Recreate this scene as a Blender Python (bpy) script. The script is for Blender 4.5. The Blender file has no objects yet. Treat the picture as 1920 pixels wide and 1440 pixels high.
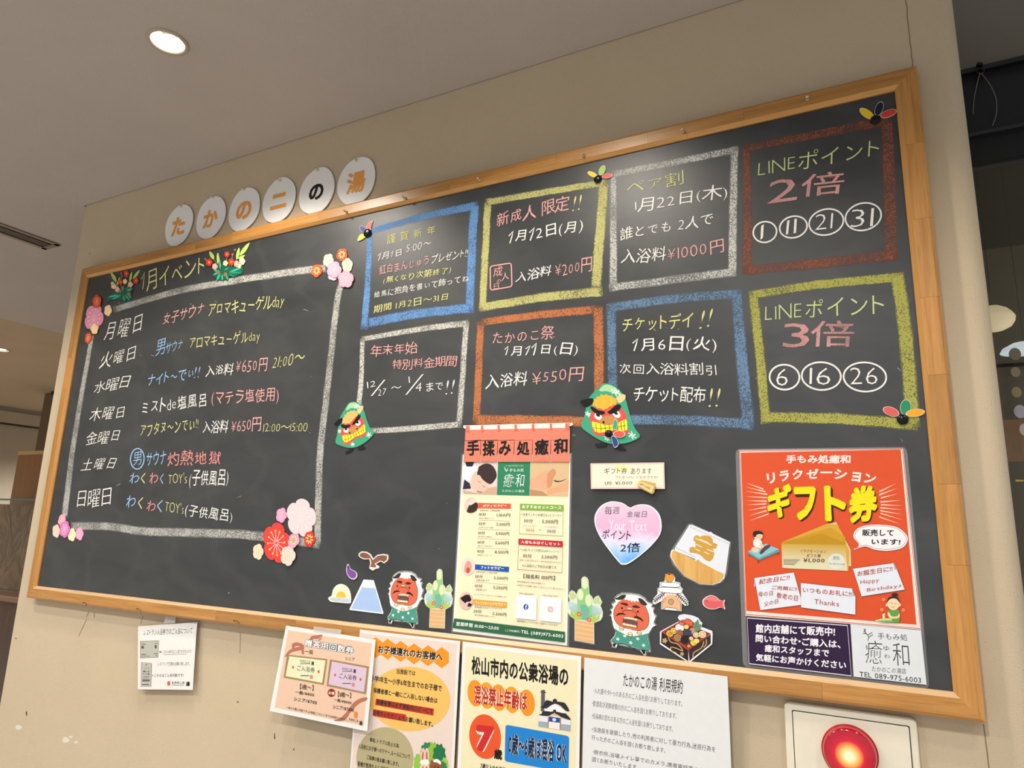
import bpy, bmesh, math, random
from mathutils import Vector, Matrix, noise
from mathutils.geometry import tessellate_polygon
random.seed(7)
scene = bpy.context.scene
COL = scene.collection
# ------------------------------------------------------------------ camera, exposure, world, lights
FPX = 1276.036
ZB = 1.35                                   # height of the lower inner edge of the board above the floor
CAMPOS = Vector((2.63161, -1.47550, 0.250385 + ZB))
RX = Vector((0.887675, 0.459512, 0.029734)); RY = Vector((-0.069272, 0.197098, -0.977933)); RZ = Vector((-0.455235, 0.866025, 0.206790))
BW, BH, FW = 2.7347, 1.15, 0.0422           # board width, height, width of the frame rail
ZC = 1.495 + ZB                             # ceiling height
cd = bpy.data.cameras.new('camera'); cam = bpy.data.objects.new('camera', cd); COL.objects.link(cam)
cam.matrix_world = Matrix(((RX.x, -RY.x, -RZ.x, CAMPOS.x), (RX.y, -RY.y, -RZ.y, CAMPOS.y), (RX.z, -RY.z, -RZ.z, CAMPOS.z), (0, 0, 0, 1)))
cd.sensor_width = 36; cd.lens = FPX / 1920 * 36; cd.clip_start = 0.02; cd.clip_end = 100
scene.camera = cam
vs = scene.view_settings
vs.view_transform = 'Standard'; vs.look = 'None'; vs.gamma = 1; vs.use_curve_mapping = False; vs.exposure = -0.34
w = bpy.data.worlds.new('room_ambience'); scene.world = w; w.use_nodes = True
w.node_tree.nodes['Background'].inputs[0].default_value = (0.88, 0.95, 1.0, 1)
w.node_tree.nodes['Background'].inputs[1].default_value = 0.8

def downlight(x, y, z, power, angle=110, col=(0.99, 0.965, 0.93), r=0.045, blend=0.5, tilt=(0, 0)):
    l = bpy.data.lights.new('downlight_or_fill', 'SPOT'); l.energy = power * 2.8; l.color = col; l.spot_size = math.radians(angle)
    l.spot_blend = blend; l.shadow_soft_size = r
    o = bpy.data.objects.new('downlight_or_fill', l); o.location = (x, y, z); o.rotation_euler = (tilt[0], tilt[1], 0); COL.objects.link(o); return o
for (x, y, p, a) in ((1.05, -0.502, 22, 140), (2.02, -0.62, 18, 140), (3.3, -0.9, 13, 140), (-0.1, -0.9, 24, 140), (2.45, -1.65, 38, 150), (0.75, -1.75, 36, 150), (-0.9, -1.75, 26, 150), (4.1, -1.75, 15, 150),
                     (2.3, -3.3, 30, 150), (0.2, -3.3, 26, 150)):
    downlight(x, y, ZC - 0.02, p, a, col=(1.0, 0.93, 0.82) if y > -1 else (0.99, 0.965, 0.93))
downlight(-3.49, 1.31, ZC, 60, 150); downlight(-5.2, -0.6, ZC, 110, 150); downlight(-4.9, 3.6, ZC, 130, 150); downlight(-3.0, -2.2, ZC, 80, 150)  # the last three are unseen, added to brighten the far left

# ------------------------------------------------------------------ helpers: measuring on the photograph's planes
VX, VY, VS = 0.0, 0.0, 1.0
def view(x, y, s):
    global VX, VY, VS
    VX, VY, VS = x, y, s
def pp(p): return (VX + p[0] / VS, VY + p[1] / VS)
class Surf:
    """a real plane in the room; at() gives the point of the plane seen along a sight line"""
    def __init__(s, p, n): s.p = Vector(p); s.n = Vector(n).normalized()
    def at(s, p, lift=0.0):
        u, v = pp(p)
        d = RX * ((u - 960) / FPX) + RY * ((v - 720) / FPX) + RZ
        t = s.n.dot(s.p - CAMPOS) / s.n.dot(d)
        return CAMPOS + d * t + s.n * lift
WALL = Surf((0, 0, 0), (0, -1, 0)); BOARD = Surf((0, -0.022, 0), (0, -1, 0)); FRONT = Surf((0, -0.034, 0), (0, -1, 0))
def hang(y0, z0, y1, z1):                   # a sheet whose face passes through (y0,z0) and (y1,z1)
    return Surf((0, y0, z0), (0, -(z0 - z1), (y0 - y1)))

# ------------------------------------------------------------------ materials
MATS = {}
def lin(c): return c / 12.92 if c <= 0.04045 else ((c + 0.055) / 1.055) ** 2.4
def rgb(h):
    if isinstance(h, str): h = tuple(int(h[i:i + 2], 16) for i in (0, 2, 4))
    return tuple(min(0.9, lin(c / 255)) for c in h) + (1,)
def newmat(name):
    m = bpy.data.materials.new(name); m.use_nodes = True
    return m, m.node_tree.nodes, m.node_tree.links, m.node_tree.nodes['Principled BSDF']
def N(ns, t, **kw):
    n = ns.new(t)
    for k, v in kw.items():
        if k in n.inputs: n.inputs[k].default_value = v
        else: setattr(n, k, v)
    return n
def P(h, rough=0.6, coat=0.0, spec=0.22):
    """printed or painted colour with a little uneven ink"""
    key = ('p', h, rough, coat)
    if key in MATS: return MATS[key]
    m, ns, ln, b = newmat('paint_' + str(len(MATS)))
    c = rgb(h); b.inputs['Roughness'].default_value = rough; b.inputs['Coat Weight'].default_value = coat; b.inputs['Coat Roughness'].default_value = 0.12
    b.inputs['Specular IOR Level'].default_value = spec
    tc = N(ns, 'ShaderNodeTexCoord'); nz = N(ns, 'ShaderNodeTexNoise', Scale=60.0, Detail=3.0)
    mx = N(ns, 'ShaderNodeMix', data_type='RGBA'); mx.inputs[6].default_value = tuple(x * 0.93 for x in c[:3]) + (1,); mx.inputs[7].default_value = c
    ln.new(tc.outputs['Object'], nz.inputs['Vector']); ln.new(nz.outputs['Fac'], mx.inputs[0]); ln.new(mx.outputs[2], b.inputs['Base Color'])
    MATS[key] = m; return m
def chalk(h, cover=0.5, scale=420.0, soft=0.10):
    key = ('c', h, cover, scale)
    if key in MATS: return MATS[key]
    m, ns, ln, b = newmat('chalk_' + str(len(MATS)))
    c = rgb(h); b.inputs['Roughness'].default_value = 0.95; b.inputs['Specular IOR Level'].default_value = 0.1; b.inputs['Base Color'].default_value = c
    tc = N(ns, 'ShaderNodeTexCoord'); nz = N(ns, 'ShaderNodeTexNoise', Scale=scale, Detail=2.0, Roughness=0.6)
    n2 = N(ns, 'ShaderNodeTexNoise', Scale=14.0, Detail=2.0)
    at = N(ns, 'ShaderNodeAttribute', attribute_name='edge')
    ad = N(ns, 'ShaderNodeMath', operation='MULTIPLY_ADD'); ad.inputs[1].default_value = 0.35
    a2 = N(ns, 'ShaderNodeMath', operation='MULTIPLY_ADD'); a2.inputs[1].default_value = -0.28
    mr = N(ns, 'ShaderNodeMapRange'); mr.inputs['From Min'].default_value = 0.675 + (0.5 - cover) * 0.45 - soft / 2; mr.inputs['From Max'].default_value = 0.675 + (0.5 - cover) * 0.45 + soft / 2
    mr.inputs['To Min'].default_value = 0.22; mr.inputs['To Max'].default_value = 0.97
    ln.new(tc.outputs['Object'], nz.inputs['Vector']); ln.new(tc.outputs['Object'], n2.inputs['Vector'])
    ln.new(n2.outputs['Fac'], ad.inputs[0]); ln.new(nz.outputs['Fac'], ad.inputs[2])
    ln.new(at.outputs['Fac'], a2.inputs[0]); ln.new(ad.outputs[0], a2.inputs[2]); ln.new(a2.outputs[0], mr.inputs['Value']); ln.new(mr.outputs[0], b.inputs['Alpha'])
    MATS[key] = m; return m
def film():
    if 'film' in MATS: return MATS['film']
    m, ns, ln, b = newmat('laminating_film')
    b.inputs['Base Color'].default_value = (0.8, 0.8, 0.8, 1); b.inputs['Roughness'].default_value = 0.12; b.inputs['Alpha'].default_value = 0.10
    tc = N(ns, 'ShaderNodeTexCoord'); nz = N(ns, 'ShaderNodeTexNoise', Scale=45.0, Detail=2.0); bp = N(ns, 'ShaderNodeBump', Strength=0.25, Distance=0.002)
    ln.new(tc.outputs['Object'], nz.inputs['Vector']); ln.new(nz.outputs['Fac'], bp.inputs['Height']); ln.new(bp.outputs[0], b.inputs['Normal'])
    MATS['film'] = m; return m
def emit(h, strength):
    m, ns, ln, b = newmat('lit'); b.inputs['Base Color'].default_value = rgb(h); b.inputs['Emission Color'].default_value = rgb(h); b.inputs['Emission Strength'].default_value = strength; return m
def plaster(name, c1, c2, bump=0.35, scale=260.0, speck=0.0, fl=430.0):
    m, ns, ln, b = newmat(name); b.inputs['Roughness'].default_value = 0.9; b.inputs['Specular IOR Level'].default_value = 0.2
    tc = N(ns, 'ShaderNodeTexCoord'); n1 = N(ns, 'ShaderNodeTexNoise', Scale=3.0, Detail=5.0, Roughness=0.6); n2 = N(ns, 'ShaderNodeTexNoise', Scale=scale, Detail=3.0)
    mx = N(ns, 'ShaderNodeMix', data_type='RGBA'); mx.inputs[6].default_value = rgb(c1); mx.inputs[7].default_value = rgb(c2)
    ln.new(tc.outputs['Object'], n1.inputs['Vector']); ln.new(tc.outputs['Object'], n2.inputs['Vector']); ln.new(n1.outputs['Fac'], mx.inputs[0])
    out = mx.outputs[2]
    if speck:
        n3 = N(ns, 'ShaderNodeTexNoise', Scale=fl, Detail=1.0); r = N(ns, 'ShaderNodeMapRange'); r.inputs['From Min'].default_value = 0.66; r.inputs['From Max'].default_value = 0.72; r.inputs['To Max'].default_value = speck
        m2 = N(ns, 'ShaderNodeMix', data_type='RGBA'); m2.inputs[7].default_value = rgb('6b5238')
        ln.new(tc.outputs['Object'], n3.inputs['Vector']); ln.new(n3.outputs['Fac'], r.inputs['Value']); ln.new(r.outputs[0], m2.inputs[0]); ln.new(out, m2.inputs[6]); out = m2.outputs[2]
    ln.new(out, b.inputs['Base Color'])
    bp = N(ns, 'ShaderNodeBump', Strength=bump, Distance=0.002); ln.new(n2.outputs['Fac'], bp.inputs['Height']); ln.new(bp.outputs[0], b.inputs['Normal'])
    return m
def wood(name, c1, c2, axis='X', scale=1.0, rough=0.4):
    m, ns, ln, b = newmat(name); b.inputs['Roughness'].default_value = rough; b.inputs['Coat Weight'].default_value = 0.25; b.inputs['Coat Roughness'].default_value = 0.3
    tc = N(ns, 'ShaderNodeTexCoord'); mp = N(ns, 'ShaderNodeMapping'); oi = N(ns, 'ShaderNodeObjectInfo')
    mp.inputs['Scale'].default_value = {'X': (3 * scale, 60 * scale, 60 * scale), 'Z': (60 * scale, 60 * scale, 3 * scale), 'Y': (60 * scale, 3 * scale, 60 * scale)}[axis]
    cb = N(ns, 'ShaderNodeCombineXYZ'); mu = N(ns, 'ShaderNodeMath', operation='MULTIPLY'); mu.inputs[1].default_value = 37.0
    ln.new(oi.outputs['Random'], mu.inputs[0]); ln.new(mu.outputs[0], cb.inputs[0]); ln.new(mu.outputs[0], cb.inputs[2]); ln.new(cb.outputs[0], mp.inputs['Location'])
    nz = N(ns, 'ShaderNodeTexNoise', Scale=1.0, Detail=6.0, Roughness=0.65, Distortion=0.6); n2 = N(ns, 'ShaderNodeTexNoise', Scale=5.0, Detail=2.0, Distortion=0.2)
    ln.new(tc.outputs['Object'], mp.inputs['Vector']); ln.new(mp.outputs[0], nz.inputs['Vector']); ln.new(mp.outputs[0], n2.inputs['Vector'])
    cr = N(ns, 'ShaderNodeValToRGB'); cr.color_ramp.elements[0].position = 0.3; cr.color_ramp.elements[0].color = rgb(c1); cr.color_ramp.elements[1].position = 0.7; cr.color_ramp.elements[1].color = rgb(c2)
    ln.new(nz.outputs['Fac'], cr.inputs[0])
    hs = N(ns, 'ShaderNodeHueSaturation'); mr = N(ns, 'ShaderNodeMapRange'); mr.inputs['To Min'].default_value = 0.82; mr.inputs['To Max'].default_value = 1.14
    ln.new(oi.outputs['Random'], mr.inputs['Value']); ln.new(mr.outputs[0], hs.inputs['Value']); ln.new(cr.outputs[0], hs.inputs['Color'])
    r2 = N(ns, 'ShaderNodeMapRange'); r2.inputs['From Min'].default_value = 0.55; r2.inputs['From Max'].default_value = 0.7; r2.inputs['To Max'].default_value = 0.3
    m2 = N(ns, 'ShaderNodeMix', data_type='RGBA'); m2.inputs[7].default_value = rgb('7a4a1c'); ln.new(n2.outputs['Fac'], r2.inputs['Value']); ln.new(r2.outputs[0], m2.inputs[0]); ln.new(hs.outputs[0], m2.inputs[6])
    ln.new(m2.outputs[2], b.inputs['Base Color'])
    bp = N(ns, 'ShaderNodeBump', Strength=0.08, Distance=0.001); ln.new(n2.outputs['Fac'], bp.inputs['Height']); ln.new(bp.outputs[0], b.inputs['Normal'])
    return m
def metal(h, rough=0.3, met=1.0):
    key = ('m', h, rough, met)
    if key in MATS: return MATS[key]
    m, ns, ln, b = newmat('metal'); b.inputs['Base Color'].default_value = rgb(h); b.inputs['Metallic'].default_value = met; b.inputs['Roughness'].default_value = rough
    tc = N(ns, 'ShaderNodeTexCoord'); nz = N(ns, 'ShaderNodeTexNoise', Scale=90.0); mr = N(ns, 'ShaderNodeMapRange'); mr.inputs['To Min'].default_value = rough * 0.8; mr.inputs['To Max'].default_value = rough * 1.2
    ln.new(tc.outputs['Object'], nz.inputs['Vector']); ln.new(nz.outputs['Fac'], mr.inputs['Value']); ln.new(mr.outputs[0], b.inputs['Roughness'])
    MATS[key] = m; return m

# ------------------------------------------------------------------ objects
def link(name, me, mat, parent, label=None, cat=None, group=None, kind=None, smooth=False):
    o = bpy.data.objects.new(name, me); COL.objects.link(o)
    if mat is not None:
        for mm in (mat if isinstance(mat, (list, tuple)) else (mat,)): me.materials.append(mm)
    if parent is not None: o.parent = parent
    if smooth:
        for p in me.polygons: p.use_smooth = True
    return tag(o, label, cat, group, kind)
def tag(o, label=None, cat=None, group=None, kind=None):
    for k, v in (('label', label), ('category', cat), ('group', group), ('kind', kind)):
        if v: o[k] = v
    return o
def origin(parent):
    v = Vector((0, 0, 0))
    while parent is not None: v += parent.location; parent = parent.parent
    return v
def mesh(name, verts, faces, mat, parent=None, centre=False, **kw):
    verts = [Vector(v) for v in verts]; off = origin(parent); loc = Vector((0, 0, 0))
    if parent is None and centre:
        loc = sum(verts, Vector()) / len(verts)
    me = bpy.data.meshes.new(name); me.from_pydata([v - off - loc for v in verts], [], faces); me.update()
    o = link(name, me, mat, parent, **kw); o.location = loc; return o
def thing(name, label, cat, at, group=None):
    o = bpy.data.objects.new(name, None); COL.objects.link(o); o.location = at; o.empty_display_size = 0.02
    return tag(o, label, cat, group)
def box(name, x0, x1, y0, y1, z0, z1, mat, parent=None, **kw):
    v = [(x, y, z) for x in (x0, x1) for y in (y0, y1) for z in (z0, z1)]
    f = [(0, 1, 3, 2), (4, 6, 7, 5), (0, 4, 5, 1), (2, 3, 7, 6), (0, 2, 6, 4), (1, 5, 7, 3)]
    return mesh(name, v, f, mat, parent, centre=(parent is None), **kw)
def smooth(pts, n=5, closed=True):
    out = []; L = len(pts)
    for i in range(L if closed else L - 1):
        g = (lambda k: pts[k % L]) if closed else (lambda k: pts[max(0, min(L - 1, k))])
        p0, p1, p2, p3 = g(i - 1), g(i), g(i + 1), g(i + 2)
        for k in range(n):
            t = k / n
            out.append(tuple(0.5 * ((2 * p1[j]) + (-p0[j] + p2[j]) * t + (2 * p0[j] - 5 * p1[j] + 4 * p2[j] - p3[j]) * t * t + (-p0[j] + 3 * p1[j] - 3 * p2[j] + p3[j]) * t ** 3) for j in (0, 1)))
    if not closed: out.append(tuple(pts[-1]))
    return out
def ell(cx, cy, rx, ry=None, rot=0.0, n=28):
    ry = rx if ry is None else ry; c, s = math.cos(rot), math.sin(rot)
    return [(cx + rx * math.cos(a) * c - ry * math.sin(a) * s, cy + rx * math.cos(a) * s + ry * math.sin(a) * c) for a in (2 * math.pi * i / n for i in range(n))]
def rr(q, r=0.12, n=4):                     # a quad with rounded corners
    out = []
    for i in range(4):
        a, b, c = q[i - 1], q[i], q[(i + 1) % 4]
        p = (b[0] + (a[0] - b[0]) * r, b[1] + (a[1] - b[1]) * r); s = (b[0] + (c[0] - b[0]) * r, b[1] + (c[1] - b[1]) * r)
        for k in range(n + 1):
            t = k / n; out.append(tuple((1 - t) ** 2 * p[j] + 2 * t * (1 - t) * b[j] + t * t * s[j] for j in (0, 1)))
    return out
def grow(pts, f):
    cx = sum(p[0] for p in pts) / len(pts); cy = sum(p[1] for p in pts) / len(pts)
    return [(cx + (p[0] - cx) * f, cy + (p[1] - cy) * f) for p in pts]
def poly(name, pts, surf, lift, mat, parent=None, th=0.0, **kw):
    """flat piece (th = 0) or cut sheet of thickness th whose face lies at lift + th"""
    tris = tessellate_polygon([[Vector((p[0], p[1], 0)) for p in pts]])
    n = len(pts); fr = [surf.at(p, lift + th) for p in pts]
    if th <= 0: return mesh(name, fr, [tuple(t) for t in tris], mat, parent, centre=True, **kw)
    bk = [surf.at(p, lift + th) - surf.n * th for p in pts]
    f = [tuple(t) for t in tris] + [tuple(n + i for i in reversed(t)) for t in tris] + [(i, (i + 1) % n, n + (i + 1) % n, n + i) for i in range(n)]
    return mesh(name, fr + bk, f, mat, parent, centre=True, **kw)
def strip(pts, w, closed=False):
    """outline pieces of a stroke of width w (same units as pts): list of left and right points"""
    n = len(pts); L = []; R = []
    for i, p in enumerate(pts):
        a = pts[i - 1] if (i > 0 or closed) else p; b = pts[(i + 1) % n] if (i < n - 1 or closed) else p
        d = Vector((b[0] - a[0], b[1] - a[1])); d = d.normalized() if d.length > 1e-9 else Vector((1, 0)); ww = (w[0] + (w[1] - w[0]) * i / max(1, n - 1)) if isinstance(w, tuple) else w
        L.append((p[0] - d.y * ww / 2, p[1] + d.x * ww / 2)); R.append((p[0] + d.y * ww / 2, p[1] - d.x * ww / 2))
    return L, R
def stroke(name, lines, w, surf, lift, mat, parent, closed=False, **kw):
    """one mesh of several drawn strokes"""
    V = []; F = []
    for pts in lines:
        L, R = strip(pts, w, closed); b = len(V); n = len(pts)
        V += [surf.at(p, lift) for p in L] + [surf.at(p, lift) for p in R]
        F += [(b + i, b + (i + 1) % n, b + n + (i + 1) % n, b + n + i) for i in range(n if closed else n - 1)]
    return mesh(name, V, F, mat, parent, **kw)
def many(name, polys, surf, lift, mat, parent, **kw):
    V = []; F = []
    for q_, pts in enumerate(polys):
        b = len(V); V += [surf.at(p, lift + 1e-6 * (q_ % 12)) for p in pts]
        F += [tuple(b + i for i in t) for t in tessellate_polygon([[Vector((p[0], p[1], 0)) for p in pts]])]
    return mesh(name, V, F, mat, parent, **kw)

# ------------------------------------------------------------------ lettering
GL = {}
def glyph(ch, wt, res=2):
    k = (ch, wt, res)
    if k in GL: return GL[k]
    if ch == '\u00b9':                      # a handwritten one with a long flag
        L, R = strip([(0.0, 0.50), (0.30, 0.80), (0.22, 0.4), (0.10, -0.06)], 0.075 + 2 * wt)
        vv = [q + (0.0,) for q in L + R]; n = 4; r = (vv, [(i, i + 1, n + i + 1, n + i) for i in range(3)], 0.0, 0.34, -0.08, 0.82)
        GL[k] = r; return r
    thick = wt if wt > 0.012 else 0.0
    c = bpy.data.curves.new('g', 'FONT'); c.body = ch; c.resolution_u = res; c.offset = 0.0 if thick else wt
    o = bpy.data.objects.new('g', c); me = bpy.data.meshes.new_from_object(o)
    vv = [(v.co.x, v.co.y, 0.0) for v in me.vertices]; ff = [tuple(p.vertices) for p in me.polygons]
    bpy.data.objects.remove(o); bpy.data.curves.remove(c); bpy.data.meshes.remove(me)
    if thick:                               # a heavier weight: a ribbon along every outline, rounded at its corners
        cnt = {}
        for f in ff:
            for i in range(len(f)):
                e = (f[i], f[(i + 1) % len(f)]); kk = (min(e), max(e)); cnt[kk] = cnt.get(kk, 0) + 1
        pos = {}; ed = []
        for (i, j), n_ in cnt.items():
            if n_ == 1: ed.append((i, j))
        used = {i for e in ed for i in e}; b_n = 0
        for i, j in ed:
            (ax, ay, _z), (bx_, by_, _z) = vv[i], vv[j]; zz = -1e-6 * (1 + b_n % 8); b_n += 1; dx, dy = bx_ - ax, by_ - ay; L_ = math.hypot(dx, dy)
            if L_ < 1e-6: continue
            nx, ny = -dy / L_ * thick, dx / L_ * thick; b_ = len(vv)
            vv += [(ax + nx, ay + ny, zz), (ax - nx, ay - ny, zz), (bx_ - nx, by_ - ny, zz), (bx_ + nx, by_ + ny, zz)]; ff.append((b_, b_ + 1, b_ + 2, b_ + 3))
        for i in used:
            x_, y_, _z = vv[i]; b_ = len(vv); b_n += 1; vv += [(x_ + thick * math.cos(a), y_ + thick * math.sin(a), -9e-6 - 1e-6 * (b_n % 8)) for a in (math.pi / 3 * q for q in range(6))]; ff.append(tuple(b_ + q for q in range(6)))
    r = (vv, ff, min(v[0] for v in vv), max(v[0] for v in vv), min(v[1] for v in vv), max(v[1] for v in vv)) if vv else ([], [], 0, 0.3, 0, 0)
    GL[k] = r; return r
def text(s, bl, br, tl, surf, lift, mat, parent, wt=0.0, jit=0.0, name='lettering', gap=0.06, arc=0.0, res=2, label=None, lw=0.0, lg=0.045):
    """s fills the slanted box given by its lower left, lower right and upper left corners"""
    V = []; F = []; x = 0.0; lo = 9; hi = -9
    for ch in s:
        if ch == ' ': x += 0.35; continue
        cjk = ord(ch) > 0x2fff or ch == '\u00b9'
        vv, ff, x0, x1, y0, y1 = glyph(ch, wt if cjk else wt + lw, res)
        cjk = ord(ch) > 0x2fff
        if cjk and ch not in '、。・':
            sx = 0.0; ox = x - 0.03; adv = 0.96
            if x1 - x0 < 0.55: ox = x - x0 + 0.08; adv = (x1 - x0) + 0.18
        else: ox = x - x0; adv = x1 - x0
        sc = 1 + random.uniform(-1, 1) * jit * 0.9; an = random.uniform(-1, 1) * jit * 0.7; dy = random.uniform(-1, 1) * jit * 0.35
        cx, cy = (x0 + x1) / 2, 0.36; ca, sa = math.cos(an) * sc, math.sin(an) * sc; b = len(V)
        for (a, c, dz) in vv:
            X = cx + (a - cx) * ca - (c - cy) * sa + ox; Y = cy + (a - cx) * sa + (c - cy) * ca + dy
            V.append((X, Y, dz)); lo = min(lo, Y); hi = max(hi, Y)
        F += [tuple(b + i for i in f) for f in ff]; x += adv + gap + (0 if cjk else lg)
    mn = min(v[0] for v in V); mxx = max(v[0] for v in V); W_ = max(1e-6, mxx - mn); H_ = max(hi - lo, 0.2)
    if hi - lo < 0.5: lo = -0.06; H_ = 0.88  # only low marks such as a wave: keep the body height
    out = []
    A = surf.at(bl, lift); B = surf.at(br, lift) - A; C = surf.at(tl, lift) - A
    for (a, c, dz) in V:
        s_ = (a - mn) / W_; t_ = (c - lo) / H_ + arc * 4 * s_ * (1 - s_)
        out.append(A + B * s_ + C * t_ + surf.n * (dz + (1.8e-5 if wt > 0.012 else 0)))
    return mesh(name, out, F, mat, parent, label=label)
def rect(x0, y0, x1, y1): return [(x0, y0), (x1, y0), (x1, y1), (x0, y1)]
def bx(x0, y0, x1, y1): return (x0, y1), (x1, y1), (x0, y0)
# ------------------------------------------------------------------ the room
view(0, 0, 1)
m_wall = plaster('wall_plaster', 'bdab90', 'c9b79d', 0.5, 420.0, 0.3)
m_ceil = plaster('ceiling_plaster', 'b2a9a3', 'beb5af', 0.6, 300.0)
m_dim = plaster('far_wall_paint', 'b9ab96', 'c2b5a0', 0.1)
WX0, WX1, WT = -0.148, 2.857, 0.16
def rounded_wall():                          # long wall with a rounded right corner
    r = 0.03; prof = [(WX0, 0.0)]
    prof += [(WX1 - r + r * math.sin(a), r - r * math.cos(a)) for a in (math.pi / 2 * k / 8 for k in range(9))]
    prof += [(WX1, WT), (WX0, WT)]
    z0, z1 = 0.0, ZC + 0.006; n = len(prof)
    V = [(x, y, z0) for x, y in prof] + [(x, y, z1) for x, y in prof]
    F = [(i, (i + 1) % n, n + (i + 1) % n, n + i) for i in range(n)] + [tuple(reversed(range(n))), tuple(range(n, 2 * n))]
    o = mesh('wall_back', V, F, m_wall, kind='structure')
    return o
wall = rounded_wall()
# a vertical plaster joint, seen above and below the right edge of the board
seam_m = P('8a765a', 0.95)
def seamline(x, z0, z1):
    n = 24; L = []; R = []
    for i in range(n + 1):
        z = z0 + (z1 - z0) * i / n; dx = random.uniform(-0.0012, 0.0012); L.append((x + dx - 0.0009, -0.0004, z)); R.append((x + dx + 0.0009, -0.0004, z))
    mesh('trim_1', L + R, [(i, i + 1, n + 2 + i, n + 1 + i) for i in range(n)], seam_m, wall)
seamline(2.773, 1.20 + ZB, ZC - 0.01); seamline(2.776, 0.15, -0.05 + ZB)
# faint marks, plugs and scuffs of the wall
scar = P('d8d2c4', 0.9); dark = P('54452f', 0.9)
for c, rx, ry, m in (((35, 1364), 6, 5, scar), ((123, 1388), 8, 6, scar), ((143, 1392), 4, 3, scar), ((133, 1382), 5, 3, scar), ((50, 1338), 1.6, 5, dark), ((30, 1197), 1.2, 1.6, dark), ((515, 1380), 1.2, 6, dark), ((446, 1316), 2, 1.5, dark), ((551, 1405), 1.5, 2, dark)):
    poly('scuff', [(c[0] + (random.uniform(0.6, 1.2)) * rx * math.cos(a), c[1] + random.uniform(0.6, 1.2) * ry * math.sin(a)) for a in (2 * math.pi * k / 12 for k in range(12))], WALL, 0.0003, m, wall)
# wires and pencil marks hanging below the frame
for a, b in (((167, 1147), (162, 1157)), ((177, 1149), (177, 1158)), ((268, 1156), (264, 1170)), ((451, 1186), (450, 1225)), ((163, 1160), (148, 1192))):
    stroke('scratch', [[a, b]], 1.0, WALL, 0.0004, P('857660', 0.9), wall)
def plug(p, r=0.006):                        # a filled screw hole
    c = WALL.at(p, 0.0)
    V = [c + Vector((0, -0.003, 0))] + [c + Vector((r * math.cos(a), -0.001, r * math.sin(a))) for a in (2 * math.pi * k / 16 for k in range(16))]
    mesh('screw_plug', V, [(0, 1 + i, 1 + (i + 1) % 16) for i in range(16)], m_wall, wall)
plug((167, 477))
# ceilings: the near slab stops short of the wall (shadow gap), steps at x = -2.34, then runs to the cornice
def slab(name, x0, x1, y0, y1, z, h, hole, r, mat):
    n = 40; circ = [(hole[0] + r * math.cos(2 * math.pi * i / n), hole[1] + r * math.sin(2 * math.pi * i / n)) for i in range(n)]
    outer = [(x0, y0), (x1, y0), (x1, y1), (x0, y1)]
    tr = tessellate_polygon([[Vector((a, b_, 0)) for a, b_ in outer], [Vector((a, b_, 0)) for a, b_ in circ]])
    V = [(a, b_, z) for a, b_ in outer + circ] + [(a, b_, z + h) for a, b_ in outer + circ]; m = 4 + n
    F = [tuple(t_) for t_ in tr] + [(m, m + 1, m + 2, m + 3)] + [(i, (i + 1) % 4, m + (i + 1) % 4, m + i) for i in range(4)] + [(4 + i, 4 + (i + 1) % n, m + 4 + (i + 1) % n, m + 4 + i) for i in range(n)]
    return mesh(name, V, F, mat, kind='structure')
slab('ceiling', -2.34, 4.6, -4.6, -0.0028, ZC, 0.12, (1.0495, -0.503), 0.0425, m_ceil)
box('ceiling_far', -2.34, WX0 - 0.012, -0.0028, 6.5, ZC, ZC + 0.12, m_ceil, kind='structure')
box('gap_shade', WX0 - 0.012, WX1, -0.0028, 0.2, ZC + 0.006, ZC + 0.05, P('3c3022', 0.9), kind='structure')  # dark strip: shade of the ceiling gap put into its colour
m_c2 = plaster('ceiling_paint_far', 'b09c84', 'baa78e', 0.15)
slab('ceiling_low', -6.75, -2.34, -4.6, 6.5, ZC + 0.035, 0.105, (-3.49, 1.31), 0.060, m_c2)
box('wall_left', -6.95, -6.80, -4.6, 6.5, 0, ZC + 0.2, m_dim, kind='structure')
box('trim_3', -6.80, -6.72, -4.6, 6.5, ZB + 1.33, ZB + 1.47, m_dim, kind='structure')
box('trim_4', -6.802, -6.735, -4.6, 6.5, ZB + 1.312, ZB + 1.327, P('4a3c2c', 0.8), kind='structure')
box('wall_end', -6.95, 4.6, 6.5, 6.6, 0, ZC + 0.5, m_dim, kind='structure')
box('floor', -6.95, 6.0, -4.6, 6.5, -0.1, 0.0, plaster('floor_boards', 'bcb6ac', 'c8c2b8', 0.1), kind='structure')
# grey brown column behind the left end of the wall
box('column', -5.25, -4.60, 2.62, 3.1, 0.0, ZC + 0.035, plaster('column_paint', '6b5b4a', '77674f', 0.1), kind='structure')
box('column_cap', -5.02, -4.55, 2.56, 3.15, ZC - 0.005, ZC + 0.03, P('33261b', 0.7), kind='structure')

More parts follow.
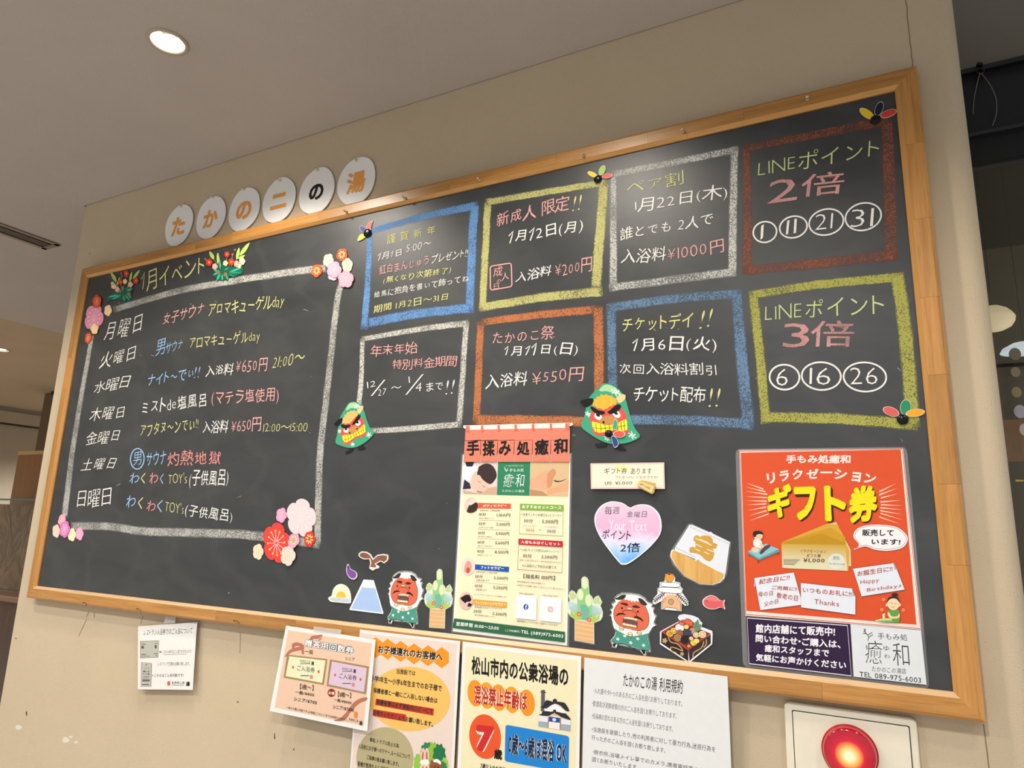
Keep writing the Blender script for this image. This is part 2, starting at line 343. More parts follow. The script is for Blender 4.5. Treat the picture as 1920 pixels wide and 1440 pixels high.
# ------------------------------------------------------------------ ceiling fittings
def ringmesh(name, c, prof, mat, parent, n=48, flip=False, **kw):
    V = []; F = []
    for r, z in prof: V += [(c[0] + r * math.cos(2 * math.pi * i / n), c[1] + r * math.sin(2 * math.pi * i / n), c[2] + z) for i in range(n)]
    for k in range(len(prof) - 1):
        F += [(k * n + i, k * n + (i + 1) % n, (k + 1) * n + (i + 1) % n, (k + 1) * n + i) for i in range(n)]
    return mesh(name, V, F, mat, parent, smooth=True, **kw)
def lamp(c, label, r=0.055, s=24.0, rim='b3a594'):
    t = thing('downlight', label, 'light', c, 'recessed ceiling lights')
    ringmesh('trim_ring', c, [(r, 0.001), (r * 1.0, -0.003), (r * 0.93, -0.005), (r * 0.82, -0.004), (r * 0.80, 0.0)], P(rim, 0.4), t)
    ringmesh('reflector', c, [(r * 0.81, -0.002), (r * 0.76, 0.012), (r * 0.66, 0.026), (r * 0.5, 0.034)], metal('d8cdb4', 0.18), t)
    ringmesh('lens', (c[0] - r * 0.20, c[1] + r * 0.27, c[2]), [(r * 0.50, 0.016), (r * 0.47, 0.009), (r * 0.3, 0.006), (0.0001, 0.005)], emit('fff3dc', s), t)  # glowing disc set off-centre to imitate the reflector's lit far wall
    return t
lamp((1.0495, -0.503, ZC - 0.0003), 'round recessed downlight glowing in the near ceiling above the disc letters', 0.052)
lamp((-3.49, 1.31, ZC + 0.034), 'small bright downlight in the lower ceiling at the far left', 0.075, 30)
# slot air vent in the left part of the ceiling
t = thing('air_vent', 'long slotted metal air vent set in the ceiling at left', 'vent', (-0.735, -0.4, ZC))
va = metal('8b8078', 0.4, 0.6)
for x in (-0.790, -0.685): box('frame_edge', x - 0.012, x + 0.012, -1.4, 0.197, ZC - 0.006, ZC - 0.0005, va, t)
box('frame_edge', -0.80, -0.675, 0.175, 0.199, ZC - 0.006, ZC - 0.0005, va, t)
box('slot_back', -0.778, -0.697, -1.4, 0.175, ZC - 0.0015, ZC - 0.0005, P('0d0a08', 0.9), t)
for x in (-0.722, -0.740, -0.758): box('slat', x - 0.0035, x + 0.0035, -1.4, 0.172, ZC - 0.0045, ZC - 0.001, va, t)

# ------------------------------------------------------------------ the counter area at far left
tan = wood('tan_board', '7d5020', '8a5a28', 'Z', 0.3, 0.5)
t = thing('display_panel', 'upright tan wooden panel standing on the counter left of the wall', 'panel', (-1.4, 1.0, ZB - 0.19))
box('board', -2.318, -0.6, 1.0, 1.03, ZB - 0.19, ZB + 0.622, tan, t)
box('edge_strip', -2.318, -0.6, 0.996, 1.034, ZB + 0.622, ZB + 0.645, wood('tan_edge', 'c09a62', 'caa670', 'X', 0.4), t)
t = thing('acrylic_guard', 'clear acrylic guard screen with a dark lower cover in front of the tan panel', 'screen', (-1.6, 0.8, ZB - 0.19))
gm, gns, gln, gb = newmat('acrylic'); gb.inputs['Base Color'].default_value = (0.25, 0.35, 0.33, 1); gb.inputs['Alpha'].default_value = 0.05; gb.inputs['Roughness'].default_value = 0.05
box('pane', -3.6, -0.5, 0.80, 0.806, ZB - 0.19, ZB + 0.322, gm, t)
box('pane_edge', -3.6, -0.5, 0.798, 0.808, ZB + 0.322, ZB + 0.332, P('5f7772', 0.15), t)
dk, dns, dln, dbb = newmat('dark_wrap'); dbb.inputs['Roughness'].default_value = 0.25
tc = N(dns, 'ShaderNodeTexCoord'); nz = N(dns, 'ShaderNodeTexNoise', Scale=7.0, Detail=4.0, Distortion=1.5); cr = N(dns, 'ShaderNodeValToRGB')
cr.color_ramp.elements[0].color = rgb('5e4326'); cr.color_ramp.elements[0].position = 0.45; cr.color_ramp.elements[1].color = rgb('866240'); cr.color_ramp.elements[1].position = 0.75
dln.new(tc.outputs['Object'], nz.inputs['Vector']); dln.new(nz.outputs['Fac'], cr.inputs[0]); dln.new(cr.outputs[0], dbb.inputs['Base Color'])
bp = N(dns, 'ShaderNodeBump', Strength=0.5, Distance=0.02); dln.new(nz.outputs['Fac'], bp.inputs['Height']); dln.new(bp.outputs[0], dbb.inputs['Normal'])
box('lower_cover', -2.18, -0.5, 0.86, 0.95, ZB - 0.19, ZB + 0.30, dk, t)
box('small_notice', -2.45, -2.19, 0.83, 0.84, ZB + 0.10, ZB + 0.20, P('d9d4cf', 0.6), t)
box('yellow_strip', -2.45, -2.20, 0.845, 0.85, ZB - 0.12, ZB + 0.09, P('b98a45', 0.6), t)
t = thing('counter', 'dark brown reception counter below the acrylic guard', 'counter', (-1.9, 1.1, 0))
box('worktop', -4.0, -0.3, 0.66, 1.6, ZB - 0.215, ZB - 0.192, wood('counter_top', '7a5138', '8a5f44', 'X', 0.4, 0.35), t)
box('cabinet_front', -4.0, -0.3, 0.70, 1.55, 0.0, ZB - 0.216, wood('counter_wood', '2e160e', '3a1d12', 'Z', 0.3, 0.4), t)

# ------------------------------------------------------------------ the dim room seen past the right corner
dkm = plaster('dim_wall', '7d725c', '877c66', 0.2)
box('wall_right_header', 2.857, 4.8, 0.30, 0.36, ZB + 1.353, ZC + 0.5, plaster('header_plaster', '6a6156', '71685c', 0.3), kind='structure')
bm_ = metal('17181c', 0.45, 0.3)
t = thing('steel_beam', 'black steel window header beam right of the wall corner', 'beam', (3.7, 0.3, ZB + 1.117)); t['kind'] = 'structure'; del t['category']
box('web', 2.857, 4.8, 0.30, 0.34, ZB + 1.117, ZB + 1.353, bm_, t); box('top_flange', 2.857, 4.8, 0.285, 0.34, ZB + 1.345, ZB + 1.357, bm_, t); box('mid_flange', 2.857, 4.8, 0.288, 0.34, ZB + 1.181, ZB + 1.190, metal('34353a', 0.4, 0.4), t)
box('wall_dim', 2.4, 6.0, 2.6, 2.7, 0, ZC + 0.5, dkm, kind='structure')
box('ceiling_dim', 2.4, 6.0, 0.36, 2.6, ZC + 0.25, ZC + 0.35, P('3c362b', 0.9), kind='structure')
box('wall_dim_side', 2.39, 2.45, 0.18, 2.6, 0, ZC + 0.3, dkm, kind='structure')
box('shelf_board', 2.47, 4.6, 1.6, 1.64, ZB + 0.545, ZB + 0.700, wood('brown_band', 'a8703a', 'c08648', 'Z', 0.3), label='brown wooden board with vertical grain behind the hanging discs', cat='board')
gl2, g2n, g2l, g2b = newmat('window_glass'); g2b.inputs['Base Color'].default_value = (0.3, 0.28, 0.22, 1); g2b.inputs['Alpha'].default_value = 0.10; g2b.inputs['Roughness'].default_value = 0.05
box('window_1', 2.857, 4.8, 0.315, 0.321, 0.0, ZB + 1.117, gl2, kind='structure')
box('trim_5', 2.857, 4.8, 0.31, 0.33, ZB + 0.632, ZB + 0.636, P('1c1a16', 0.5), kind='structure')
S3 = Surf((0, 1.0, 0), (0, -1, 0))
view(1800, 540, 9)
c = S3.at((560, 515)); t = thing('pendant_lamp', 'cream oval pendant lampshade mirrored in the glass past the right wall corner', 'lamp', c)  # the lamp's reflection in the glass, built as a solid shade
pr = []
n = 32; V = []; F = []; pf = [(a * 0.46, b_ * 0.48) for a, b_ in ((0.0005, 0.088), (0.045, 0.078), (0.085, 0.055), (0.109, 0.028), (0.122, 0.006), (0.124, 0.0), (0.118, -0.03), (0.098, -0.058), (0.06, -0.078), (0.0005, -0.088))]
ringmesh('shade', c, pf, emit('f0d9ac', 0.55), t)
box('cord', c.x - 0.0007, c.x + 0.0007, c.y - 0.0007, c.y + 0.0007, c.z + 0.088, ZC + 0.25, P('222222', 0.6), t)
c2 = S3.at((1090, 1075)); t = thing('pendant_lamp', 'white pendant lamp rim, a bright arc cut by the right picture edge', 'lamp', c2)
ringmesh('shade', c2, [(0.0005, 0.03), (0.03, 0.026), (0.055, 0.012), (0.062, 0.0), (0.055, 0.001), (0.0005, 0.004)], emit('dfeaf2', 0.8), t)
box('cord', c2.x - 0.0007, c2.x + 0.0007, c2.y - 0.0007, c2.y + 0.0007, c2.z + 0.03, ZC + 0.25, P('222222', 0.6), t)
view(1820, 660, 4.8)
S4 = Surf((0, 0.28, 0), (0, -1, 0))
for (x, y, r, col, lab) in ((398, 20, 0.0125, '6b6553', 'grey brown disc on the hanging string, topmost'), (403, 182, 0.010, '7d7355', 'olive disc on the hanging string, second from top'), (412, 362, 0.0105, '857455', 'brown disc on the hanging string, third from top'),
                            (445, 537, 0.013, '9a98a0', 'pale lilac grey disc on the hanging string, fourth from top'), (490, 700, 0.012, 'a5a09a', 'pale disc cut by the picture edge, lowest on the string')):
    c = S4.at((x, y)); V = []; n = 24
    for k, yy in ((0, -0.0015), (1, 0.0015)): V += [(c.x + r * 0.85 * math.cos(2 * math.pi * i / n), c.y + yy, c.z + r * 1.1 * math.sin(2 * math.pi * i / n)) for i in range(n)]
    mesh('hanging_disc', V, [tuple(range(n)), tuple(reversed(range(n, 2 * n)))] + [(i, n + i, n + (i + 1) % n, (i + 1) % n) for i in range(n)], P(col, 0.5), label=lab, cat='ornament', group='discs of the hanging mobile')
stroke('mobile_string', [[(396, -60), (400, 100), (408, 270), (425, 450), (480, 640)]], 1.2, Surf((0, 0.284, 0), (0, -1, 0)), 0, P('6a6250', 0.8), None, label='thin string carrying the hanging discs right of the wall', cat='string')
# gold ornament on the window ledge
view(1820, 660, 4.8)
poly('brass_rod', [(402, 1150), (470, 1152), (478, 1160), (470, 1166), (402, 1168)], S4, 0, metal('c9a850', 0.3), None, th=0.004, label='small gold rod right of the wall corner', cat='ornament')
# hook and loose wire on the beam
view(1680, 0, 3)
S5 = Surf((0, 0.283, 0), (0, -1, 0))
t = thing('ceiling_hook', 'dark screw hook on the black beam with a loose thin wire', 'hook', S5.at((468, 395)))
hk = metal('3a3632', 0.4)
def tube(name, pts, r, mat, parent, closed=False, seg=8, **kw):
    V = []; F = []; n = len(pts); pts = [Vector(p) for p in pts]
    for i, p in enumerate(pts):
        a = pts[i - 1] if (i or closed) else p; b = pts[(i + 1) % n] if (i < n - 1 or closed) else p
        d = (b - a).normalized(); u = d.cross(Vector((0.13, 0.2, 0.97))); u = (u if u.length > 1e-3 else d.cross(Vector((1, 0, 0)))).normalized(); v = d.cross(u)
        V += [p + (u * math.cos(2 * math.pi * k / seg) + v * math.sin(2 * math.pi * k / seg)) * r for k in range(seg)]
    for i in range(n if closed else n - 1):
        j = (i + 1) % n; F += [(i * seg + k, i * seg + (k + 1) % seg, j * seg + (k + 1) % seg, j * seg + k) for k in range(seg)]
    return mesh(name, V, F, mat, parent, smooth=True, **kw)
tube('loop', [S5.at(p, 0.004) for p in ell(470, 405, 22, 16, 0, 16)], 0.0022, hk, t, True)
poly('plate', ell(468, 374, 18, 8), S5, 0.0, hk, t, th=0.012)
tube('wire', [S5.at(p, 0.006) for p in smooth([(470, 420), (450, 500), (436, 580), (432, 650)], 4, False)], 0.0007, P('8a857c', 0.4), t)
tube('wire', [S5.at(p, 0.006) for p in smooth([(478, 420), (530, 490), (562, 570), (562, 650), (540, 715)], 4, False)], 0.0007, P('8a857c', 0.4), t)

# ------------------------------------------------------------------ the chalkboard
board = thing('chalkboard', 'large wide chalkboard in an oak frame covered with chalk event lists', 'chalkboard', (BW / 2, 0, ZB))
bmat, ns, ln, b = newmat('slate'); b.inputs['Roughness'].default_value = 0.42; b.inputs['Specular IOR Level'].default_value = 0.45
tc = N(ns, 'ShaderNodeTexCoord'); mp = N(ns, 'ShaderNodeMapping'); mp.inputs['Scale'].default_value = (1.0, 1.0, 2.2); mp.inputs['Rotation'].default_value = (0, 0.25, 0)
n1 = N(ns, 'ShaderNodeTexNoise', Scale=2.2, Detail=6.0, Roughness=0.62, Distortion=1.2); n2 = N(ns, 'ShaderNodeTexNoise', Scale=900.0, Detail=1.0)
n3 = N(ns, 'ShaderNodeTexWave', Scale=1.4, Distortion=9.0, Detail=4.0); n3.inputs['Detail Scale'].default_value = 2.0
ln.new(tc.outputs['Object'], mp.inputs[0]); ln.new(mp.outputs[0], n1.inputs['Vector']); ln.new(tc.outputs['Object'], n2.inputs['Vector']); ln.new(mp.outputs[0], n3.inputs['Vector'])
cr = N(ns, 'ShaderNodeValToRGB'); cr.color_ramp.elements[0].position = 0.35; cr.color_ramp.elements[0].color = (0.029, 0.031, 0.033, 1); cr.color_ramp.elements[1].position = 0.75; cr.color_ramp.elements[1].color = (0.052, 0.054, 0.054, 1)
ln.new(n1.outputs['Fac'], cr.inputs[0])
mx = N(ns, 'ShaderNodeMix', data_type='RGBA'); mx.inputs[7].default_value = (0.082, 0.083, 0.08, 1); r3 = N(ns, 'ShaderNodeMapRange'); r3.inputs['From Min'].default_value = 0.75; r3.inputs['From Max'].default_value = 1.0; r3.inputs['To Max'].default_value = 0.14
ln.new(n3.outputs['Fac'], r3.inputs['Value']); ln.new(r3.outputs[0], mx.inputs[0]); ln.new(cr.outputs[0], mx.inputs[6]); ln.new(mx.outputs[2], b.inputs['Base Color'])
bp = N(ns, 'ShaderNodeBump', Strength=0.12, Distance=0.0006); ln.new(n2.outputs['Fac'], bp.inputs['Height']); ln.new(bp.outputs[0], b.inputs['Normal'])
box('writing_surface', -0.006, BW + 0.006, -0.022, -0.004, ZB - 0.006, ZB + BH + 0.006, bmat, board)
OAK = [wood('oak_x', 'a06c30', 'c8904a', 'X'), wood('oak_z', 'a06c30', 'c8904a', 'Z')]
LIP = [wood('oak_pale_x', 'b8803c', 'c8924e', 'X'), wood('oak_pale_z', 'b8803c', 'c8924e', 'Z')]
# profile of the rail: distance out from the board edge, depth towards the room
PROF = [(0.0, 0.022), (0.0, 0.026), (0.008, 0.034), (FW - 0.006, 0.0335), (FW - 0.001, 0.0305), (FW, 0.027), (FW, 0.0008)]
LIP_LIT = wood('oak_lit_b', 'cda678', 'd8b68c', 'X')  # bottom lip: light caught from above is put into the wood colour
def rail(side, cuts):
    """one mitred rail: the pale inner lip is its own mesh, the jointed oak blocks are its pieces"""
    horiz = side in 'TB'; Ltot = BW if horiz else BH
    def pt(s, q):                            # s along the inner edge (with mitre), q index of the profile
        o, d = PROF[q] if isinstance(q, int) else q
        if s <= 0: a = -o
        elif s >= Ltot: a = Ltot + o
        else: a = s
        if side == 'T': return (a, -d, ZB + BH + o)
        if side == 'B': return (a, -d, ZB - o)
        if side == 'L': return (-o, -d, ZB + a)
        return (BW + o, -d, ZB + a)
    def seg(s0, s1, qs):
        V = [pt(s, q) for s in (s0, s1) for q in qs]; n = len(qs)
        F = [(i, i + 1, n + i + 1, n + i) for i in range(n - 1)] + [tuple(range(n)), tuple(reversed(range(n, 2 * n)))]
        return V, F
    V, F = seg(0, Ltot, [0, 1, 2, (0.008, 0.01), (0.0, 0.01)])
    r = mesh('frame_rail', V, F, (LIP_LIT if side == 'B' else LIP[0]) if horiz else LIP[1], board, label='lower inner lip of the oak frame, coloured as lit from above' if side == 'B' else None)
    g = 0.0 
    for a, c in zip(cuts[:-1], cuts[1:]):
        V, F = seg(a + (0.00015 if a > 0 else 0), c - (0.00015 if c < Ltot else 0), [2, 3, 4, 5, 6, (0.008, 0.0008)])
        mesh('oak_block', V, F, OAK[0] if horiz else OAK[1], r)
rail('T', [0, 0.21, 0.62, 0.80, 1.18, 1.31, 1.66, 1.98, 2.22, 2.44, BW]); rail('B', [0, 0.33, 0.52, 0.93, 1.12, 1.24, 1.6, 1.86, 2.1, 2.335, 2.53, BW])
rail('L', [0, 0.25, 0.42, 0.71, 0.83, BH]); rail('R', [0, 0.21, 0.35, 0.55, 0.70, 0.86, 1.02, BH])
# ------------------------------------------------------------------ chalk drawing
CW, CY, CP, CB, CG, CR = 'e9e6df', 'dbd890', 'e0a6a2', '98bce0', 'c8d492', 'e0908a'
def bar(V, F, E, pts, wd, lift):
    """a rubbed chalk bar: a band subdivided across so that its edges can fray"""
    pts = smooth(pts, 8, False) if len(pts) > 2 else [(pts[0][0] + (pts[1][0] - pts[0][0]) * k / 16, pts[0][1] + (pts[1][1] - pts[0][1]) * k / 16) for k in range(17)]
    n = len(pts); rows = []
    wob = [random.uniform(-0.05, 0.05) for _ in range(n)]
    for f, e in ((-0.5, 1.0), (-0.36, 0.0), (0.36, 0.0), (0.5, 1.0)):
        row = []
        for i, p in enumerate(pts):
            a = pts[max(0, i - 1)]; c = pts[min(n - 1, i + 1)]; d = Vector((c[0] - a[0], c[1] - a[1])).normalized()
            ww = wd[0] + (wd[1] - wd[0]) * i / (n - 1) if isinstance(wd, tuple) else wd; o = (f + (wob[i] if abs(f) == 0.5 else 0)) * ww
            row.append((p[0] - d.y * o, p[1] + d.x * o))
        rows.append((row, e))
    b = len(V)
    for row, e in rows:
        for i, p in enumerate(row): V.append(BOARD.at(p, lift)); E.append(1.0 if (i in (0, n - 1)) else e)
    for r in range(3):
        F += [(b + r * n + i, b + r * n + i + 1, b + (r + 1) * n + i + 1, b + (r + 1) * n + i) for i in range(n - 1)]
def border(bars, h, cover, label, scale=430.0):
    V = []; F = []; E = []
    for k, (pts, wd) in enumerate(bars): bar(V, F, E, pts, wd, 0.00025 + k * 0.00008)
    o = mesh('chalk_border', V, F, chalk(h, cover, scale), board, label=label)
    at = o.data.attributes.new('edge', 'FLOAT', 'POINT'); at.data.foreach_set('value', E)
view(0, 0, 1)
border([([(213, 581), (299, 555), (360, 540), (441, 526), (500, 517), (560, 508), (612, 503)], (12, 15)), ([(641, 530), (633, 560), (622, 653), (611, 755), (601, 840), (597, 940), (595, 1020)], (12, 14)),
        ([(133, 987), (200, 987), (267, 996), (333, 998), (430, 1001), (497, 1007), (600, 1020)], (15, 19)), ([(173, 628), (165, 673), (150, 757), (137, 840), (130, 895), (121, 970)], (8, 12))], 'b4b3ac', 0.52, 'grey white chalk border')
view(620, 340, 3.5556)
border([([(262, 360), (252, 600), (222, 990)], (36, 50)), ([(252, 338), (600, 240), (985, 160)], (38, 60)), ([(962, 155), (945, 400), (925, 880)], (62, 60)), ([(240, 945), (600, 880), (940, 845)], (66, 66))], '6a93c6', 0.64, 'blue chalk border')
border([([(1048, 140), (1030, 500), (1012, 865)], 50), ([(1035, 142), (1400, 78), (1840, 5)], 46), ([(1822, 15), (1795, 350), (1768, 715)], (66, 70)), ([(990, 842), (1400, 776), (1815, 735)], (56, 66))], 'bbb778', 0.72, 'yellow chalk border')
border([([(212, 1050), (205, 1300), (186, 1515), (180, 1640)], (32, 40)), ([(208, 1052), (600, 985), (920, 945)], (34, 46)), ([(905, 935), (880, 1300), (856, 1620)], (40, 42)), ([(180, 1670), (500, 1650), (870, 1620)], (38, 44))], 'cfcdc4', 0.54, 'white chalk border')
border([([(1000, 935), (985, 1300), (970, 1600)], (52, 52)), ([(1005, 940), (1400, 890), (1760, 855)], (50, 60)), ([(1782, 830), (1790, 1200), (1785, 1600)], (68, 74)), ([(950, 1590), (1400, 1596), (1790, 1605)], 72)], 'bb754e', 0.66, 'orange chalk border')
view(1100, 140, 3)
border([([(152, 558), (150, 850), (150, 1200)], (34, 48)), ([(140, 562), (500, 492), (852, 420)], 40), ([(832, 405), (825, 750), (818, 1135)], (44, 50)), ([(125, 1200), (500, 1152), (840, 1108)], (44, 50))], 'c4c3be', 0.50, 'white chalk border')
border([([(897, 395), (905, 750), (902, 1120)], (40, 62)), ([(885, 418), (1300, 335), (1715, 255)], (40, 62)), ([(1688, 250), (1705, 650), (1712, 1040)], (70, 84)), ([(880, 1102), (1300, 1062), (1750, 1010)], (54, 64))], '8a5442', 0.46, 'brown chalk border')
view(1100, 480, 3)
border([([(138, 285), (142, 560), (150, 900)], 56), ([(110, 295), (500, 240), (870, 212)], (54, 56)), ([(842, 195), (870, 550), (910, 965)], (66, 76)), ([(150, 922), (560, 925), (940, 948)], (58, 64))], '6c86a4', 0.54, 'steel blue chalk border')
border([([(935, 195), (975, 560), (1008, 945)], (56, 58)), ([(915, 222), (1300, 162), (1782, 118)], (48, 54)), ([(1745, 95), (1800, 500), (1832, 965)], (80, 88)), ([(980, 908), (1400, 915), (1865, 948)], (60, 66))], 'a5a356', 0.68, 'yellow green chalk border')
T = lambda s, a, b_, c_, col, wt=0.0, jit=0.16, cover=0.97: text(s, a, b_, c_, BOARD, 0.0009, chalk(col, cover, 700.0, 0.3), board, wt, jit, 'chalk_writing', lw=-0.013 if wt < 0.02 else 0, lg=0.08, label={CW: 'white', CY: 'yellow', CP: 'pink', CB: 'light blue', CG: 'yellow green', CR: 'salmon red'}[col] + ' chalk writing')
view(140, 440, 5.647)
T('\u00b9月イベント', (700, 622), (1370, 462), (712, 392), CY, -0.006)
view(0, 440, 3)
for s, a, b_, c_ in (('月曜日', (582, 605), (790, 553), (603, 498)), ('火曜日', (555, 762), (755, 708), (575, 668)), ('水曜日', (525, 895), (720, 865), (545, 822)),
                     ('木曜日', (500, 1052), (693, 1030), (518, 977)), ('金曜日', (478, 1190), (664, 1168), (495, 1112)), ('土曜日', (453, 1333), (643, 1315), (475, 1262))): T(s, a, b_, c_, CW, -0.008)
T('女子サウナ', (915, 512), (1142, 452), (928, 440), CP); T('アロマキューゲルday', (1172, 462), (1595, 412), (1182, 385), CY, -0.004)
T('男', (875, 685), (925, 672), (888, 592), CB, -0.006); T('サウナ', (930, 672), (1025, 640), (938, 612), CB, -0.004); T('アロマキューゲルday', (1065, 650), (1458, 612), (1074, 570), CY, -0.004)
T('ナイト〜でぃ', (830, 858), (1085, 812), (838, 788), CB); T('!!', (1090, 808), (1118, 803), (1103, 745), CB, -0.012, 0.05); T('入浴料', (1155, 808), (1310, 790), (1165, 738), CW); T('¥650円', (1325, 790), (1502, 766), (1333, 712), CP)
T('21:00〜', (1530, 757), (1710, 722), (1542, 690), CY, -0.006)
T('ミストde塩風呂', (800, 1014), (1160, 966), (806, 932), CW); T('(マテラ塩使用)', (1188, 970), (1566, 955), (1196, 880), CP)
T('アフタヌ〜ンでぃ!!', (790, 1142), (1115, 1098), (797, 1070), CY, -0.004); T('入浴料', (1140, 1122), (1280, 1115), (1150, 1048), CW); T('¥650円', (1300, 1118), (1468, 1104), (1306, 1040), CP); T('12:00〜15:00', (1480, 1110), (1728, 1108), (1486, 1062), CY, -0.008)
stroke('chalk_ring', [ell(774, 1261, 38, 58, 0.06, 32)], 6, BOARD, 0.0009, chalk(CB, 0.97, 700.0, 0.3), board, closed=True)
T('男', (750, 1300), (795, 1296), (756, 1222), CB, -0.006); T('サウナ', (822, 1305), (933, 1290), (828, 1228), CB); T('灼熱地獄', (940, 1305), (1238, 1300), (950, 1215), CR)
def waku(y, dx=0, dy=0):
    T('わ', (728 + dx, 1400 + dy), (782 + dx, 1397 + dy), (735 + dx, 1342 + dy), CB); T('く', (792 + dx, 1402 + dy), (816 + dx, 1400 + dy), (796 + dx, 1342 + dy), CY); T('わ', (840 + dx, 1402 + dy + dy * 0), (888 + dx, 1400 + dy), (846 + dx, 1340 + dy), CR); T('く', (900 + dx, 1404 + dy), (920 + dx, 1403 + dy), (903 + dx, 1345 + dy), CB)
waku(0); T("TOY's", (948, 1402), (1052, 1398), (950, 1342), CY, -0.006); T('(子供風呂)', (1063, 1428), (1282, 1418), (1072, 1325), CW)
view(0, 840, 3)
T('日曜日', (430, 340), (620, 333), (446, 232), CW, -0.008)
T('わ', (708, 335), (760, 333), (718, 268), CB); T('く', (776, 345), (803, 343), (780, 278), CY); T('わ', (824, 355), (873, 357), (832, 295), CR); T('く', (882, 362), (912, 362), (888, 292), CB)
T("TOY's", (928, 358), (1033, 372), (934, 298), CY, -0.006); T('(子供風呂)', (1038, 388), (1302, 430), (1050, 312), CW)
view(620, 340, 3.5556)
T('謹 賀 新 年', (375, 422), (698, 352), (377, 358), CY)
T('\u00b9月\u00b9日', (312, 532), (472, 495), (318, 478), CW); T('5:00〜', (503, 476), (668, 440), (510, 425), CW)
T('紅白まんじゅう', (325, 625), (655, 560), (328, 562), CP); T('プレゼント!!', (668, 552), (910, 505), (680, 490), CW)
T('(無くなり次第終了)', (350, 690), (800, 618), (358, 636), CY); T('絵馬に抱負を書いて飾ってね', (290, 780), (920, 672), (295, 728), CW, -0.004); T('期間 1月2日〜31日', (285, 882), (780, 795), (292, 828), CY)
T('新成人 限定', (1103, 318), (1588, 190), (1112, 215), CP); T('!!', (1608, 202), (1660, 190), (1630, 100), CY, -0.012, 0.05)
T('\u00b9月\u00b92日(月)', (1180, 432), (1680, 345), (1188, 335), CW, 0.006)
stroke('chalk_ring', [rr([(1065, 567), (1205, 545), (1210, 702), (1066, 727)], 0.12)], 8, BOARD, 0.0009, chalk(CP, 0.97, 700.0, 0.3), board, closed=True)
T('成', (1085, 640), (1145, 630), (1090, 572), CP); T('人', (1140, 668), (1190, 658), (1145, 612), CP); T('の', (1108, 682), (1135, 678), (1110, 656), CP); T('日', (1088, 722), (1122, 717), (1090, 685), CP)
T('入浴料', (1230, 680), (1465, 635), (1243, 600), CW, 0.004); T('¥200円', (1495, 642), (1742, 600), (1498, 545), CP)
T('年末年始', (265, 1178), (580, 1148), (268, 1095), CP); T('特別料金期間', (412, 1265), (845, 1235), (416, 1190), CP)
T('12', (240, 1382), (300, 1370), (242, 1338), CW, 0.0); T('/', (268, 1432), (335, 1420), (300, 1335), CW, 0.0, 0); T('27', (318, 1430), (370, 1428), (320, 1382), CW); T('〜', (405, 1405), (472, 1398), (405, 1345), CW); T('1', (518, 1345), (530, 1343), (520, 1302), CW); T('/', (498, 1425), (575, 1400), (545, 1310), CW, 0.0, 0); T('4', (565, 1402), (605, 1398), (570, 1345), CW)
T('まで', (637, 1402), (748, 1395), (640, 1342), CW); T('!!', (765, 1422), (815, 1420), (780, 1325), CW, -0.012, 0.05)
T('たかのこ祭', (1080, 1090), (1490, 1050), (1084, 1000), CP); T('\u00b9月\u00b9\u00b9日(日)', (1152, 1180), (1645, 1165), (1162, 1085), CW, 0.006); T('入浴料', (1030, 1388), (1308, 1362), (1040, 1290), CW, 0.004); T('¥550円', (1340, 1368), (1688, 1330), (1346, 1272), CP)
view(1100, 140, 3)
T('ペア割', (225, 682), (545, 620), (232, 600), CY, -0.01); T('1月22日(木)', (268, 787), (790, 705), (274, 695), CW); T('誰とでも 2人で', (183, 938), (708, 850), (190, 862), CW); T('入浴料', (190, 1075), (443, 1050), (200, 985), CW); T('¥1000円', (455, 1046), (773, 1005), (460, 965), CP)
T('LINEポイント', (963, 577), (1645, 462), (967, 478), CG, -0.008, 0.08)
T('2', (1015, 728), (1182, 705), (1030, 600), CP, 0.013, 0, 0.52); T('倍', (1200, 692), (1442, 668), (1215, 565), CP, 0.004, 0, 0.52)
wc = chalk(CW, 0.95, 600.0, 0.3)
for s, x, y, rx, ry, x0, x1, y0, y1 in (('1', 1003, 886, 66, 58, 976, 992, 848, 925), ('11', 1163, 858, 78, 60, 1120, 1178, 818, 897), ('21', 1348, 830, 98, 72, 1282, 1382, 785, 872), ('31', 1556, 800, 102, 76, 1485, 1612, 758, 858)):
    stroke('chalk_ring', [ell(x, y, rx, ry, -0.25, 36)], 9, BOARD, 0.0009, wc, board, closed=True); T(s, (x0, y1 + 6), (x1, y1 - 6), (x0 + 6, y0 + 4), CW, -0.004, 0.05)
view(1100, 480, 3)
T('チケットデイ', (198, 430), (595, 405), (206, 345), CY, 0.002); T('!!', (632, 412), (690, 400), (655, 308), CY, -0.012, 0.05); T('\u00b9月6日(火)', (253, 548), (730, 545), (258, 455), CW, 0.006); T('次回入浴料割引', (183, 668), (732, 675), (185, 598), CW)
T('チケット配布', (262, 820), (668, 825), (268, 735), CW, 0.002); T('!!', (682, 850), (738, 848), (700, 745), CY, -0.012, 0.05)
T('LINEポイント', (1003, 370), (1672, 322), (1006, 268), CG, -0.006, 0.08); T('3', (1103, 515), (1252, 515), (1108, 380), CP, 0.013, 0, 0.52); T('倍', (1255, 510), (1500, 512), (1265, 365), CP, 0.004, 0, 0.52)
for s, x, y, rx, ry, x0, x1, y0, y1 in (('6', 1113, 682, 84, 70, 1065, 1130, 635, 730), ('16', 1320, 676, 110, 78, 1252, 1370, 630, 725), ('26', 1565, 681, 120, 82, 1480, 1635, 628, 724)):
    stroke('chalk_ring', [ell(x, y, rx, ry, 0.05, 36)], 10, BOARD, 0.0009, wc, board, closed=True); T(s, (x0, y1), (x1, y1), (x0 + 4, y0), CW, -0.002, 0.05)
